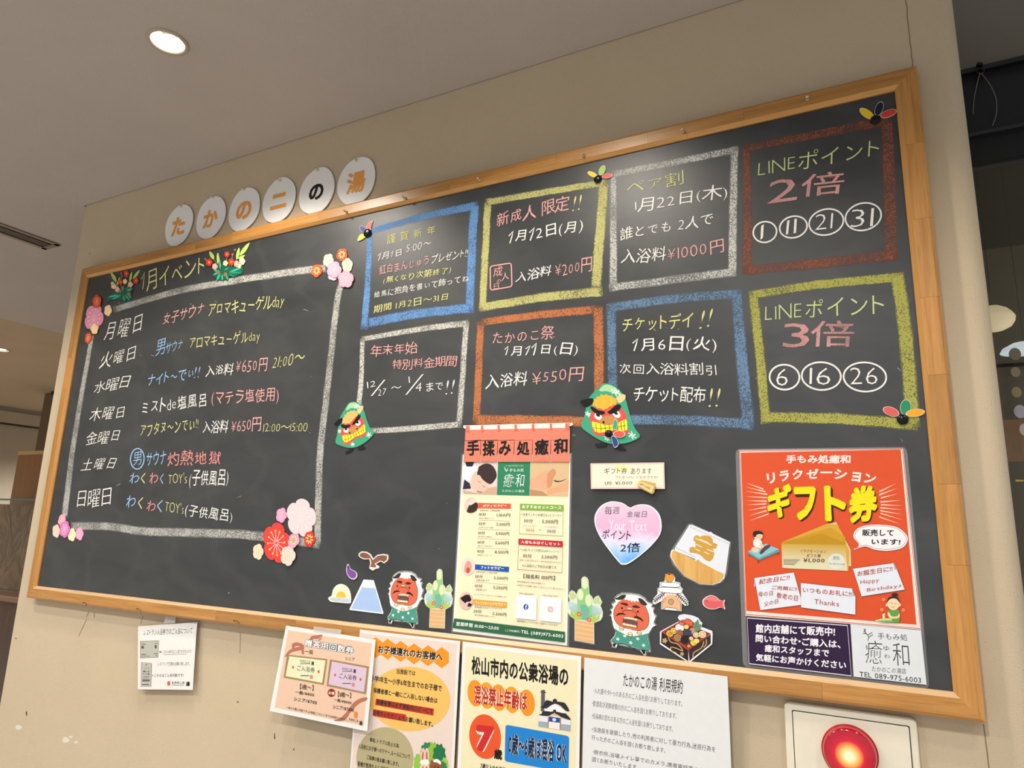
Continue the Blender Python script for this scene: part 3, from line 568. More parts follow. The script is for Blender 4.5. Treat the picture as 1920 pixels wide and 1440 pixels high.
# stray chalk scratches on the board
view(0, 0, 1); sc_ = chalk('c9c7c0', 0.42, 500.0, 0.3)
for _ in range(34):
    x, y = random.uniform(120, 1750), random.uniform(560, 1180)
    an = random.uniform(-0.6, 0.9); L_ = random.choice((2, 3, 4, 6, 9)); 
    q = smooth([(x, y), (x + L_ * 0.5 * math.cos(an), y + L_ * 0.5 * math.sin(an) + random.uniform(-1, 1)), (x + L_ * math.cos(an), y + L_ * math.sin(an))], 4, False)
    if y > (1100 + x * 0.115) - 12 or y < 560: continue
    if _ % 6 == 0: BOARDSCR = q
    stroke('chalk_scratch', [q], random.uniform(0.6, 1.1), BOARD, 0.0002, sc_, board)

# ------------------------------------------------------------------ round letter signs above the board
view(200, 240, 3)
for k, (ch, x, y) in enumerate((('た', 405, 546), ('か', 585, 502.5), ('の', 772, 457), ('ニ', 968, 405), ('の', 1180, 353.5), ('湯', 1403, 299))):
    S = Surf((0, -0.006, 0), (0, -1, 0)); c = S.at((x, y)); ordn = ('first', 'second', 'third', 'fourth', 'fifth', 'last')[k]
    t = thing('round_sign', 'white round card with %s character, %s of the row above the chalkboard' % ('a black' if k == 4 else 'an orange', ordn), 'sign', c, 'round letter cards above the chalkboard')
    R_ = 0.080; n = 48; rnd = [1 + 0.012 * math.sin(3 * a + k) + 0.008 * math.sin(5 * a + 2 * k) for a in (2 * math.pi * i / n for i in range(n))]
    V = [c + Vector((0.925 * R_ * rnd[i] * math.cos(2 * math.pi * i / n), 0, R_ * rnd[i] * math.sin(2 * math.pi * i / n))) for i in range(n)]; V2 = [v + Vector((0, 0.0025, 0)) for v in V]
    mesh('disc', V + V2, [tuple(range(n)), tuple(reversed(range(n, 2 * n)))] + [(i, n + i, n + (i + 1) % n, (i + 1) % n) for i in range(n)], P('f0efed', 0.5), t)
    vv, ff, x0, x1, y0, y1 = glyph(ch, 0.034 if ch == '湯' else 0.042, 3); sc = (0.080 if k != 4 else 0.066) / (max(x1 - x0, y1 - y0)) * (0.92 if k != 3 else 0.9)
    mesh('character', [c + Vector(((a - (x0 + x1) / 2) * sc, -0.0006 - _z * 2, (b_ - (y0 + y1) / 2) * sc - 0.004)) for a, b_, _z in vv], ff, P('1c1c1c' if k == 4 else 'eea356', 0.5), t)
pinm = metal('c9b890', 0.25)
def pushpin(c, label, group, parent=None):
    t = thing('pushpin', label, 'pin', c, group)
    V = []; F = []; n = 14; prof = [(0.0008, 0.0), (0.0042, 0.001), (0.0042, 0.0025), (0.0022, 0.004), (0.0020, 0.009), (0.0036, 0.0115), (0.0036, 0.0135), (0.0003, 0.0140)]
    for r, d in prof: V += [c + Vector((r * math.cos(2 * math.pi * i / n), -d, r * math.sin(2 * math.pi * i / n))) for i in range(n)]
    for k in range(len(prof) - 1): F += [(k * n + i, k * n + (i + 1) % n, (k + 1) * n + (i + 1) % n, (k + 1) * n + i) for i in range(n)]
    mesh('head', V, F, metal('d6c8a8', 0.12, 0.6), t, smooth=True)
    tube('needle', [c + Vector((0, -0.001, 0)), c + Vector((0, 0.002, 0))], 0.0006, pinm, t)
for k, (x, y) in enumerate(((420, 441), (598, 390), (775, 346), (977, 297), (1188, 238), (1405, 184))):
    pushpin(Surf((0, -0.0062, 0), (0, -1, 0)).at((x, y)), 'clear pushpin at the top of the %s round letter card' % ('first', 'second', 'third', 'fourth', 'fifth', 'last')[k], 'pushpins of the round cards')
view(0, 0, 1)
for k, (x, y) in enumerate(((650, 398), (760, 372), (900, 338), (1095, 292), (1281, 247), (1514, 187))):
    pushpin(FRONT.at((x, y)), 'clear pushpin in the top oak rail, %s from its left end' % ('first', 'second', 'third', 'fourth', 'fifth', 'sixth')[k], 'pushpins in the top rail')
for k, (x, y) in enumerate(((161, 1131), (262, 1143), (445, 1165))):
    c = FRONT.at((x, y)); t = thing('wire_hook', 'small bent wire hook in the bottom oak rail, %s from its left end' % ('first', 'second', 'third')[k], 'hook', c, 'wire hooks in the bottom rail')
    tube('wire', [c + Vector(v) for v in ((-0.012, 0.001, 0.002), (-0.012, -0.004, 0.002), (-0.004, -0.005, 0.001), (0.002, -0.006, 0.003), (0.010, -0.006, 0.001), (0.013, -0.004, -0.006))], 0.0008, metal('5a4a30', 0.4), t)

# ------------------------------------------------------------------ cut-outs stuck on the board
SL, ST = 0.0010, 0.0016                      # gap behind and thickness of the cut-outs
TOP = SL + ST
def flower(cx, cy, rx, ry, col, label, group, style='line', c2='f3dcb0', rot=0.0, lift=0.0, ph=0.0):
    def ring(f=1.0, n=60):
        out = []
        for i in range(n):
            a = 2 * math.pi * i / n; q = (abs(math.cos(2.5 * a + ph)) ** 0.55); r = (0.80 + 0.20 * q) * f
            X = r * math.cos(a) * rx; Y = r * math.sin(a) * ry; out.append((cx + X * math.cos(rot) - Y * math.sin(rot), cy + X * math.sin(rot) + Y * math.cos(rot)))
        return out
    def at(a, f):
        X = f * math.cos(a) * rx; Y = f * math.sin(a) * ry; return (cx + X * math.cos(rot) - Y * math.sin(rot), cy + X * math.sin(rot) + Y * math.cos(rot))
    c = BOARD.at((cx, cy), SL + lift)
    t = thing('blossom_cutout', label, 'flower', c, group)
    poly('petals', ring(), BOARD, SL + lift, P(col, 0.5), t, th=ST)
    L = TOP + lift + 0.0002
    if style == 'line':
        stroke('stamens', [[at(2 * math.pi * k / 12, 0.08), at(2 * math.pi * k / 12 + 0.02, 0.58)] for k in range(12)], max(rx * 0.035, 0.5 * VS * 0.9), BOARD, L, P(c2[0] if isinstance(c2, tuple) else c2, 0.5), t)
        many('pollen', [ell(*at(2 * math.pi * k / 12 + 0.02, 0.60), rx * 0.07, ry * 0.055, 0, 8) for k in range(12)], BOARD, L + 0.0001, P(c2[1] if isinstance(c2, tuple) else c2, 0.5), t)
    elif style == 'star':
        many('inner_petals', [ell(*at(2 * math.pi * k / 8 + 0.2, 0.42), rx * 0.13, ry * 0.22 if k % 2 else ry * 0.2, 2 * math.pi * k / 8 + 0.2 + math.pi / 2, 10) for k in range(8)], BOARD, L, P(c2, 0.5), t)
        stroke('stamens', [[at(2 * math.pi * k / 8 + 0.6, 0.12), at(2 * math.pi * k / 8 + 0.6, 0.45)] for k in range(8)], rx * 0.06, BOARD, L + 0.0001, P('6a3a20', 0.5), t)
    return t
view(0, 560, 8)
g = 'paper blossoms at the upper left corner'
flower(1420, 290, 140, 215, 'd98aa6', 'large pink paper blossom at upper left of the weekly list', g, 'line', 'f1c6c4', 0.15)
flower(1470, 45, 68, 100, 'c8402c', 'red paper blossom on top of the large pink one at upper left', g, 'line', 'f4b878', 0.1, 0.0022, 1.2)
flower(1628, 180, 56, 85, 'f0cf9e', 'cream paper blossom at the left end of the top white chalk bar', g, '', rot=0.1)
flower(1435, 460, 54, 80, 'f2cf9c', 'cream paper blossom over the foot of the large pink one', g, '', lift=0.0022, ph=0.8)
flower(1333, 592, 52, 88, 'cf4a2a', 'small red paper blossom at the top of the left chalk bar', g, 'line', 'f6c07c', 0.2)
view(570, 440, 10.2857)
g = 'paper blossoms at the upper right corner of the list'
flower(570, 800, 100, 90, 'f6c3cb', 'pale pink paper blossom half hidden under two pink ones at the top bar', g, '')
flower(255, 700, 105, 130, 'de5a38', 'orange red paper blossom on the right end of the top chalk bar', g, 'star', 'f8d07c', 0.3)
flower(742, 390, 104, 128, 'dc4f33', 'orange red paper blossom topmost of the upper right cluster', g, 'star', 'f8d07c', 0.3)
flower(480, 500, 102, 132, 'f6dcb0', 'cream paper blossom left of the topmost orange one', g, '', rot=0.2)
flower(845, 590, 104, 135, 'f8dcae', 'cream paper blossom at the right edge of the upper right cluster', g, '', ph=0.7)
flower(600, 682, 142, 160, 'f1a3ba', 'pink paper blossom in the middle of the upper right cluster', g, 'line', 'f9d3cc', 0.1, 0.0022)
flower(825, 865, 152, 172, 'f3a2b6', 'pink paper blossom lowest of the upper right cluster', g, 'line', 'f9cfca', 0.0, 0.0022, 0.6)
view(460, 920, 9.6)
g = 'paper blossoms at the lower right corner of the list'
flower(1015, 490, 268, 350, 'f2ccd0', 'very large pale pink paper blossom at the lower right of the list', g, 'line', 'f6dcd6', -0.12)
flower(570, 940, 245, 370, 'e2423c', 'very large red paper blossom with yellow stamens at the bottom chalk bar', g, 'line', ('f7d6cc', 'f5c46a'), -0.08, 0.0)
flower(660, 443, 97, 138, 'ec9cc4', 'small pink paper blossom left of the very large pale pink one', g, 'line', 'f7d9c8', 0.1)
flower(240, 1100, 95, 146, 'f5d3b8', 'cream paper blossom left of the very large red one', g, 'line', 'f4d7a8', 0, -0.0)
flower(790, 1168, 132, 188, 'f6cfc8', 'cream pink paper blossom lowest at the right of the red one', g, 'line', 'f3d490', 0.1, 0.0022)
flower(903, 897, 98, 138, 'eda0bc', 'pink paper blossom with yellow centre between the red and pale pink ones', g, 'star', 'f4dc96', 0.3, 0.0044)
flower(1175, 870, 98, 148, 'd63a30', 'small red paper blossom at the right end of the bottom chalk bar', g, 'star', 'f7d27c', 0.1, 0.0022)
view(0, 940, 6)
g = 'paper blossoms at the lower left corner of the list'
flower(640, 335, 43, 76, 'f4cdb8', 'cream paper blossom leftmost at the lower left corner', g, '')
flower(703, 208, 40, 70, 'f2a3b4', 'pink paper blossom at the foot of the left chalk bar', g, 'line', 'f8cfd2', 0.3)
flower(742, 315, 58, 96, 'd976b4', 'purple pink paper blossom in the middle of the lower left cluster', g, 'line', 'ffe9f4', 0.1, 0.0022)
flower(815, 375, 46, 76, 'f6e0bc', 'pale yellow paper blossom right of the purple one', g, '', lift=0.0)
flower(902, 365, 43, 76, 'eaa2c8', 'pink paper blossom rightmost of the lower left cluster', g, 'line', 'f8d2da')

def leafshape(x0, y0, x1, y1, w): return [(x0, y0), (x0 + (x1 - x0) * 0.35 - (y1 - y0) * w, y0 + (y1 - y0) * 0.35 + (x1 - x0) * w), (x0 + (x1 - x0) * 0.75 - (y1 - y0) * w * 0.7, y0 + (y1 - y0) * 0.75 + (x1 - x0) * w * 0.7), (x1, y1), (x0 + (x1 - x0) * 0.7 + (y1 - y0) * w * 0.8, y0 + (y1 - y0) * 0.7 - (x1 - x0) * w * 0.8), (x0 + (x1 - x0) * 0.3 + (y1 - y0) * w * 0.8, y0 + (y1 - y0) * 0.3 - (x1 - x0) * w * 0.8)]
def plum(t, x, y, r, col, cen='f0a070', lift=0.0):
    poly('blossom', [(x + r * (0.78 + 0.22 * abs(math.cos(2.5 * a)) ** 0.6) * math.cos(a), y + r * 1.15 * (0.78 + 0.22 * abs(math.cos(2.5 * a)) ** 0.6) * math.sin(a)) for a in (2 * math.pi * i / 30 for i in range(30))], BOARD, TOP + lift, P(col, 0.5), t, th=0.0004)
    poly('blossom_centre', ell(x, y, r * 0.3, r * 0.34, 0, 10), BOARD, TOP + lift + 0.0006, P(cen, 0.5), t)
view(140, 440, 5.647)
def bouquet(label, base, fronds, greens, reds, pinks, creams, stems, roses):
    c = BOARD.at(base[0], SL); t = thing('bouquet_cutout', label, 'flower', c, 'paper bouquets beside the title')
    poly('leaf_base', base[1], BOARD, SL, P('1c5c48', 0.5), t, th=ST)
    for f in fronds: poly('leaf', leafshape(*f), BOARD, TOP - 0.0002, P('2f9470', 0.5) if random.random() < 0.5 else P('3fae8c', 0.5), t, th=0.0004)
    stroke('stems', stems, 5, BOARD, TOP + 0.0001, P('8f9a4c', 0.5), t)
    for f in greens: poly('bamboo_leaf', smooth(leafshape(*f), 3), BOARD, SL + 0.0004, P('b6cf6a', 0.5), t, th=ST)
    for x, y, r in pinks: plum(t, x, y, r, 'efa9a0', 'f5c9b0')
    for x, y, r in creams: plum(t, x, y, r, 'f0d6a6', 'f4e2bc')
    for x, y, r in reds: plum(t, x, y, r, 'c8402e', 'ef9a50', 0.0006)
    for x, y, r in roses: poly('berry', ell(x, y, r, r * 1.1, 0, 10), BOARD, TOP + 0.0005, P('9a6a4a', 0.5), t)
bouquet('left paper bouquet of red and cream flowers before the title', ((500, 620), [(345, 722), (352, 665), (395, 650), (400, 618), (440, 610), (480, 585), (520, 575), (555, 555), (625, 575), (600, 615), (612, 640), (598, 685), (560, 680), (530, 716), (505, 690), (480, 690), (455, 680), (425, 695), (400, 690)]),
        [(470, 640, 360, 665, 0.12), (500, 640, 400, 690, 0.1), (520, 640, 540, 712, 0.14), (560, 620, 612, 680, 0.14), (560, 600, 618, 570, 0.14), (520, 600, 510, 545, 0.14), (480, 620, 430, 600, 0.12), (540, 640, 590, 700, 0.1), (580, 540, 620, 500, 0.12), (560, 560, 605, 540, 0.12)],
        [(447, 505, 392, 398, 0.16), (590, 500, 612, 395, 0.12), (625, 470, 695, 378, 0.12), (450, 545, 488, 450, 0.08)],
        [(557, 415, 32), (494, 505, 28), (658, 490, 30)], [(460, 580, 26), (597, 530, 28)], [(540, 498, 24), (420, 548, 28), (408, 520, 18)], [[(520, 590), (552, 430)], [(500, 580), (505, 420)], [(560, 590), (600, 430)], [(580, 580), (650, 500)], [(470, 580), (440, 500)]], [(502, 415, 12), (512, 445, 10), (490, 600, 16), (580, 632, 18)])
bouquet('right paper bouquet of red and pink flowers after the title', ((1600, 400), [(1468, 425), (1490, 385), (1500, 355), (1530, 325), (1560, 335), (1600, 330), (1640, 345), (1700, 340), (1760, 350), (1790, 345), (1782, 415), (1755, 425), (1715, 440), (1690, 455), (1672, 438), (1640, 445), (1630, 490), (1600, 478), (1570, 492), (1540, 482), (1512, 495), (1505, 460), (1480, 445)]),
        [(1540, 400, 1475, 375, 0.14), (1540, 400, 1470, 430, 0.14), (1550, 410, 1510, 490, 0.14), (1570, 420, 1570, 490, 0.14), (1600, 410, 1632, 480, 0.14), (1590, 380, 1640, 350, 0.1), (1550, 370, 1540, 250, 0.1), (1640, 400, 1780, 350, 0.08), (1640, 410, 1775, 400, 0.06), (1640, 420, 1700, 450, 0.1), (1570, 330, 1600, 270, 0.1)],
        [(1478, 265, 1436, 180, 0.2), (1525, 310, 1522, 195, 0.12), (1722, 265, 1748, 140, 0.13), (1755, 225, 1858, 90, 0.13), (1735, 255, 1812, 222, 0.16)],
        [(1432, 297, 36), (1622, 212, 29), (1668, 292, 34)], [(1492, 340, 30), (1722, 312, 30)], [(1605, 305, 26), (1780, 285, 34), (1750, 330, 24)], [[(1550, 340), (1478, 262)], [(1600, 340), (1622, 230)], [(1640, 340), (1690, 200)], [(1660, 340), (1740, 250)], [(1430, 300), (1390, 262)]], [(1392, 262, 12), (1706, 165, 12), (1680, 215, 13), (1530, 400, 18), (1605, 425, 20)])

# feather shuttlecock magnets
def shuttle(label, v, ball, r, petals):
    view(*v); c = BOARD.at(ball, SL); t = thing('feather_magnet', label, 'magnet', c, 'feather shaped magnets on the chalkboard')
    for k, (sh, col) in enumerate(petals):
        poly('feather', smooth(sh, 3) if len(sh) < 12 else sh, BOARD, SL + 0.0003 * k, P('e8e0d4', 0.4), t, th=0.0012); poly('feather_face', grow(smooth(sh, 3) if len(sh) < 12 else sh, 0.93), BOARD, SL + 0.0014 + 0.0003 * k, P(col, 0.35), t)
    V = []; F = []; n = 20; R_ = (BOARD.at((ball[0] + r, ball[1])) - BOARD.at(ball)).length
    prof = [(1, 0), (1, 0.0018), (0.92, 0.003), (0.7, 0.0042), (0.35, 0.005), (0.01, 0.0052)]
    for f, d in prof: V += [BOARD.at(ball) + Vector((R_ * f * math.cos(2 * math.pi * i / n), -SL - 0.0018 - d, R_ * f * math.sin(2 * math.pi * i / n))) for i in range(n)]
    for k in range(len(prof) - 1): F += [(k * n + i, k * n + (i + 1) % n, (k + 1) * n + (i + 1) % n, (k + 1) * n + i) for i in range(n)]
    mesh('seed_ball', V, F, P('141416', 0.25), t, smooth=True)
shuttle('magnet with blue yellow and red feathers at the upper left of the blue box', (200, 240, 3), (1470, 593), 19, [([(1475, 578), (1462, 560), (1478, 532), (1499, 525), (1492, 550), (1488, 574)], 'd9584c'), (ell(1446, 571, 24, 14, 0.75), '2f3f7c'), ([(1460, 600), (1432, 600), (1416, 625), (1418, 638), (1442, 628), (1462, 612)], 'e6c832')])
shuttle('magnet with yellow green and red feathers at the top right of the yellow box', (1100, 140, 3), (65, 592), 21, [(ell(34, 563, 30, 14, 0.45), 'ecd234'), (ell(89, 540, 30, 17, -1.15), 'a6c858'), (ell(118, 572, 29, 14, -0.15), 'dc4c48')])
shuttle('magnet with yellow navy and red feathers at the top right corner of the board', (1100, 140, 3), (1624, 258), 29, [(ell(1576, 222, 48, 22, 0.6), 'ecc62e'), (ell(1645, 195, 42, 22, -1.2), '1d2338'), (ell(1698, 222, 48, 20, -0.35), 'cf4038')])
shuttle('magnet with red green and orange feathers at the lower right of the yellow green box', (1100, 480, 3), (1777, 921), 34, [(ell(1712, 876, 48, 25, 0.35), 'd6605c'), (ell(1794, 852, 31, 44, 0.1), '2f8a5c'), (ell(1848, 884, 54, 22, -0.12), 'eda42a')])
# a drawing measured on one copy is carried over to its twin by an affine map of the drawing plane
AFF = None
def pp(p):
    x, y = p
    if AFF: x, y = AFF[0] * x + AFF[1] * y + AFF[2], AFF[3] * x + AFF[4] * y + AFF[5]
    return (VX + x / VS, VY + y / VS)
def fit(src, dst):
    global AFF
    if src is None: AFF = None; return
    m = Matrix([[a, b_, 1] for a, b_ in src]).inverted(); X = m @ Vector([d[0] for d in dst]); Y = m @ Vector([d[1] for d in dst]); AFF = (X.x, X.y, X.z, Y.x, Y.y, Y.z)
class Cut:
    """a cut-out: card with printed pieces on it"""
    def __init__(s, label, cat, name, centre, group=None, surf=None, lift=SL, th=ST):
        s.s = surf or BOARD; s.t = thing(name, label, cat, s.s.at(centre, lift), group); s.l = lift + th; s.lift = lift; s.th = th; s.k = 0
    def card(s, pts, col, name='card', coat=0.0): return poly(name, pts, s.s, s.lift, P(col, 0.45, coat), s.t, th=s.th)
    def up(s): s.k += 1; return s.l + s.k * 0.00002
    def p(s, name, pts, col, rough=0.5): return poly(name, pts, s.s, s.up(), P(col, rough), s.t)
    def m(s, name, polys, col):
        if len(polys) > 20: return many(name, polys, s.s, s.up(), P(col, 0.5), s.t, kind='stuff')
        l = s.up()
        for i, q in enumerate(polys): poly(name, q, s.s, l + 1e-6 * (i % 12), P(col, 0.5), s.t)
    def ln(s, name, lines, w, col, closed=False): return stroke(name, lines, w, s.s, s.up(), P(col, 0.5), s.t, closed)
    def tx(s, str_, a, b_, c_, col, wt=0.0, name='lettering', **kw):
        if wt > 0.012: s.k += 1
        return text(str_, a, b_, c_, s.s, s.up(), P(col, 0.5), s.t, wt, name=name, **kw)

def swirl(cx, cy, r):
    return [smooth([(cx + r * 0.15 * math.cos(a), cy + r * 0.15 * math.sin(a)), (cx + r * 0.6 * math.cos(a + 0.5), cy + r * 0.6 * math.sin(a + 0.5)), (cx + r * math.cos(a + 0.2), cy + r * math.sin(a + 0.2))], 3, False) for a in (math.pi / 3 * i for i in range(6))]
def lion(label, second=False):
    k = Cut(label, 'cutout', 'lion_dancer_cutout', (760, 750), 'green caped lion mask cut-outs')
    k.card(smooth([(760, 163), (660, 195), (590, 300), (510, 430), (450, 560), (420, 740), (400, 900), (363, 1080), (480, 1150), (640, 1195), (800, 1190), (960, 1120), (1100, 1020), (1225, 870), (1140, 760), (1060, 560), (1000, 360), (930, 240), (850, 180)], 3), '43a07c', 'cape')
    poly('foot', smooth([(655, 1180), (730, 1180), (745, 1250), (700, 1290), (620, 1330), (580, 1320), (590, 1280), (660, 1250)], 3), BOARD, SL, P('20201f', 0.5), k.t, th=ST * 0.8)
    poly('foot', smooth([(890, 1110), (950, 1100), (965, 1160), (1015, 1180), (1020, 1210), (940, 1235), (860, 1240), (880, 1180)], 3), BOARD, SL, P('20201f', 0.5), k.t, th=ST * 0.8)
    poly('ear', smooth([(330, 655), (440, 560), (520, 525), (510, 620), (430, 715), (370, 700)], 3), BOARD, SL + 0.0004, P('141414', 0.5), k.t, th=ST)
    poly('ear', smooth([(855, 355), (925, 265), (980, 255), (985, 300), (975, 340), (910, 430), (870, 405)], 3), BOARD, SL + 0.0004, P('d8c894', 0.5), k.t, th=ST)
    k.k = 4
    k.p('cape_swirl', smooth([(600, 335), (680, 205), (790, 185), (880, 230), (920, 280), (800, 300), (700, 310), (640, 345)], 3), 'a5d3a0')  # light green swirl printed on the cape
    k.ln('cape_pattern', swirl(840, 265, 70) + swirl(1110, 905, 65) + swirl(455, 825, 45) + swirl(750, 1120, 45), 14, 'f1f5ee')
    k.p('face', smooth([(478, 900), (500, 780), (520, 700), (600, 655), (700, 640), (760, 540), (840, 480), (920, 500), (1000, 570), (1020, 640), (1010, 720), (1030, 820), (1065, 880), (960, 950), (800, 1000), (690, 1100), (590, 1135), (535, 1080), (510, 960)], 3), 'd9534a')
    k.p('mane', [(480, 610), (530, 560), (510, 545), (570, 500), (560, 470), (620, 440), (620, 400), (680, 395), (700, 360), (740, 375), (790, 350), (800, 375), (860, 375), (850, 405), (880, 430), (850, 450), (860, 480), (810, 500), (800, 530), (750, 560), (740, 600), (700, 620), (680, 655), (620, 645), (580, 665), (560, 640), (510, 650), (520, 620)], 'e9b13c' if second else 'eeb76c')
    k.m('eye', [ell(605, 805, 60, 55), ell(865, 640, 62, 62)], 'f5f1ea'); k.m('pupil', [ell(600, 778, 30, 26), ell(858, 628, 30, 27)], '1a1a1a')
    k.p('brow', smooth([(482, 690), (520, 668), (600, 690), (690, 672), (690, 720), (610, 765), (520, 745)], 3), '161413'); k.p('brow', smooth([(738, 660), (780, 600), (830, 520), (875, 465), (920, 458), (925, 510), (870, 600), (790, 675), (745, 678)], 3), '161413')
    k.p('teeth', smooth([(515, 930), (640, 905), (720, 895), (800, 855), (900, 775), (1010, 665), (1030, 760), (1030, 850), (920, 915), (800, 955), (690, 1040), (570, 1080)], 2), 'f2e23c')
    k.ln('teeth_lines', [smooth([(545, 1015), (640, 1000), (720, 950), (800, 910), (900, 850), (1010, 775)], 3, False), [(570, 925), (595, 1075)], [(640, 905), (660, 1050)], [(705, 895), (725, 1005)], [(765, 875), (790, 960)], [(820, 850), (845, 940)], [(875, 800), (905, 920)], [(935, 745), (960, 895)], [(980, 700), (1000, 870)]], 8, '3a3418')
    k.p('nose', smooth([(625, 860), (690, 760), (780, 700), (870, 720), (905, 770), (860, 830), (760, 860), (700, 905), (650, 905)], 3), 'c08a50'); k.m('nostril', [ell(686, 866, 18, 22), ell(852, 768, 17, 22)], '201410')
    return k
view(600, 740, 12); lion('green caped lion mask cut-out with red face beside the small white chalk box')
view(1060, 710, 9.6); fit([(605, 805), (865, 640), (640, 1195)], [(600, 690), (925, 640), (622, 1105)])
lion('green caped lion mask cut-out with red face between the orange and steel blue boxes', True); fit(None, None)
def shuttle2():
    view(1060, 710, 9.6)
    t = thing('feather_magnet', 'magnet with green red and blue feathers pinned over the right lion mask cut-out', 'magnet', BOARD.at((800, 995), 0.004), 'feather shaped magnets on the chalkboard')
    for sh, col in ((smooth([(870, 920), (890, 760), (920, 730), (950, 780), (955, 860), (920, 920), (870, 935)], 3), '43a07c'), (ell(985, 1003, 108, 62, 0.05), 'e05a54'), (smooth([(845, 1060), (870, 1035), (920, 1060), (960, 1120), (970, 1200), (910, 1250), (870, 1180)], 3), '35478e')):
        poly('feather', sh, BOARD, 0.0052, P('e8e0d4', 0.4), t, th=0.001); poly('feather_face', grow(sh, 0.9), BOARD, 0.0063, P(col, 0.4), t)
    R_ = 0.0084; c = BOARD.at((795, 997)); V = []; F = []; n = 20; prof = [(1, 0.005), (1, 0.008), (0.9, 0.0095), (0.6, 0.011), (0.01, 0.012)]
    for f, d in prof: V += [c + Vector((R_ * f * math.cos(2 * math.pi * i / n), -d, R_ * f * math.sin(2 * math.pi * i / n))) for i in range(n)]
    for q in range(len(prof) - 1): F += [(q * n + i, q * n + (i + 1) % n, (q + 1) * n + (i + 1) % n, (q + 1) * n + i) for i in range(n)]
    mesh('seed_ball', V, F, P('141416', 0.25), t, smooth=True)
shuttle2()

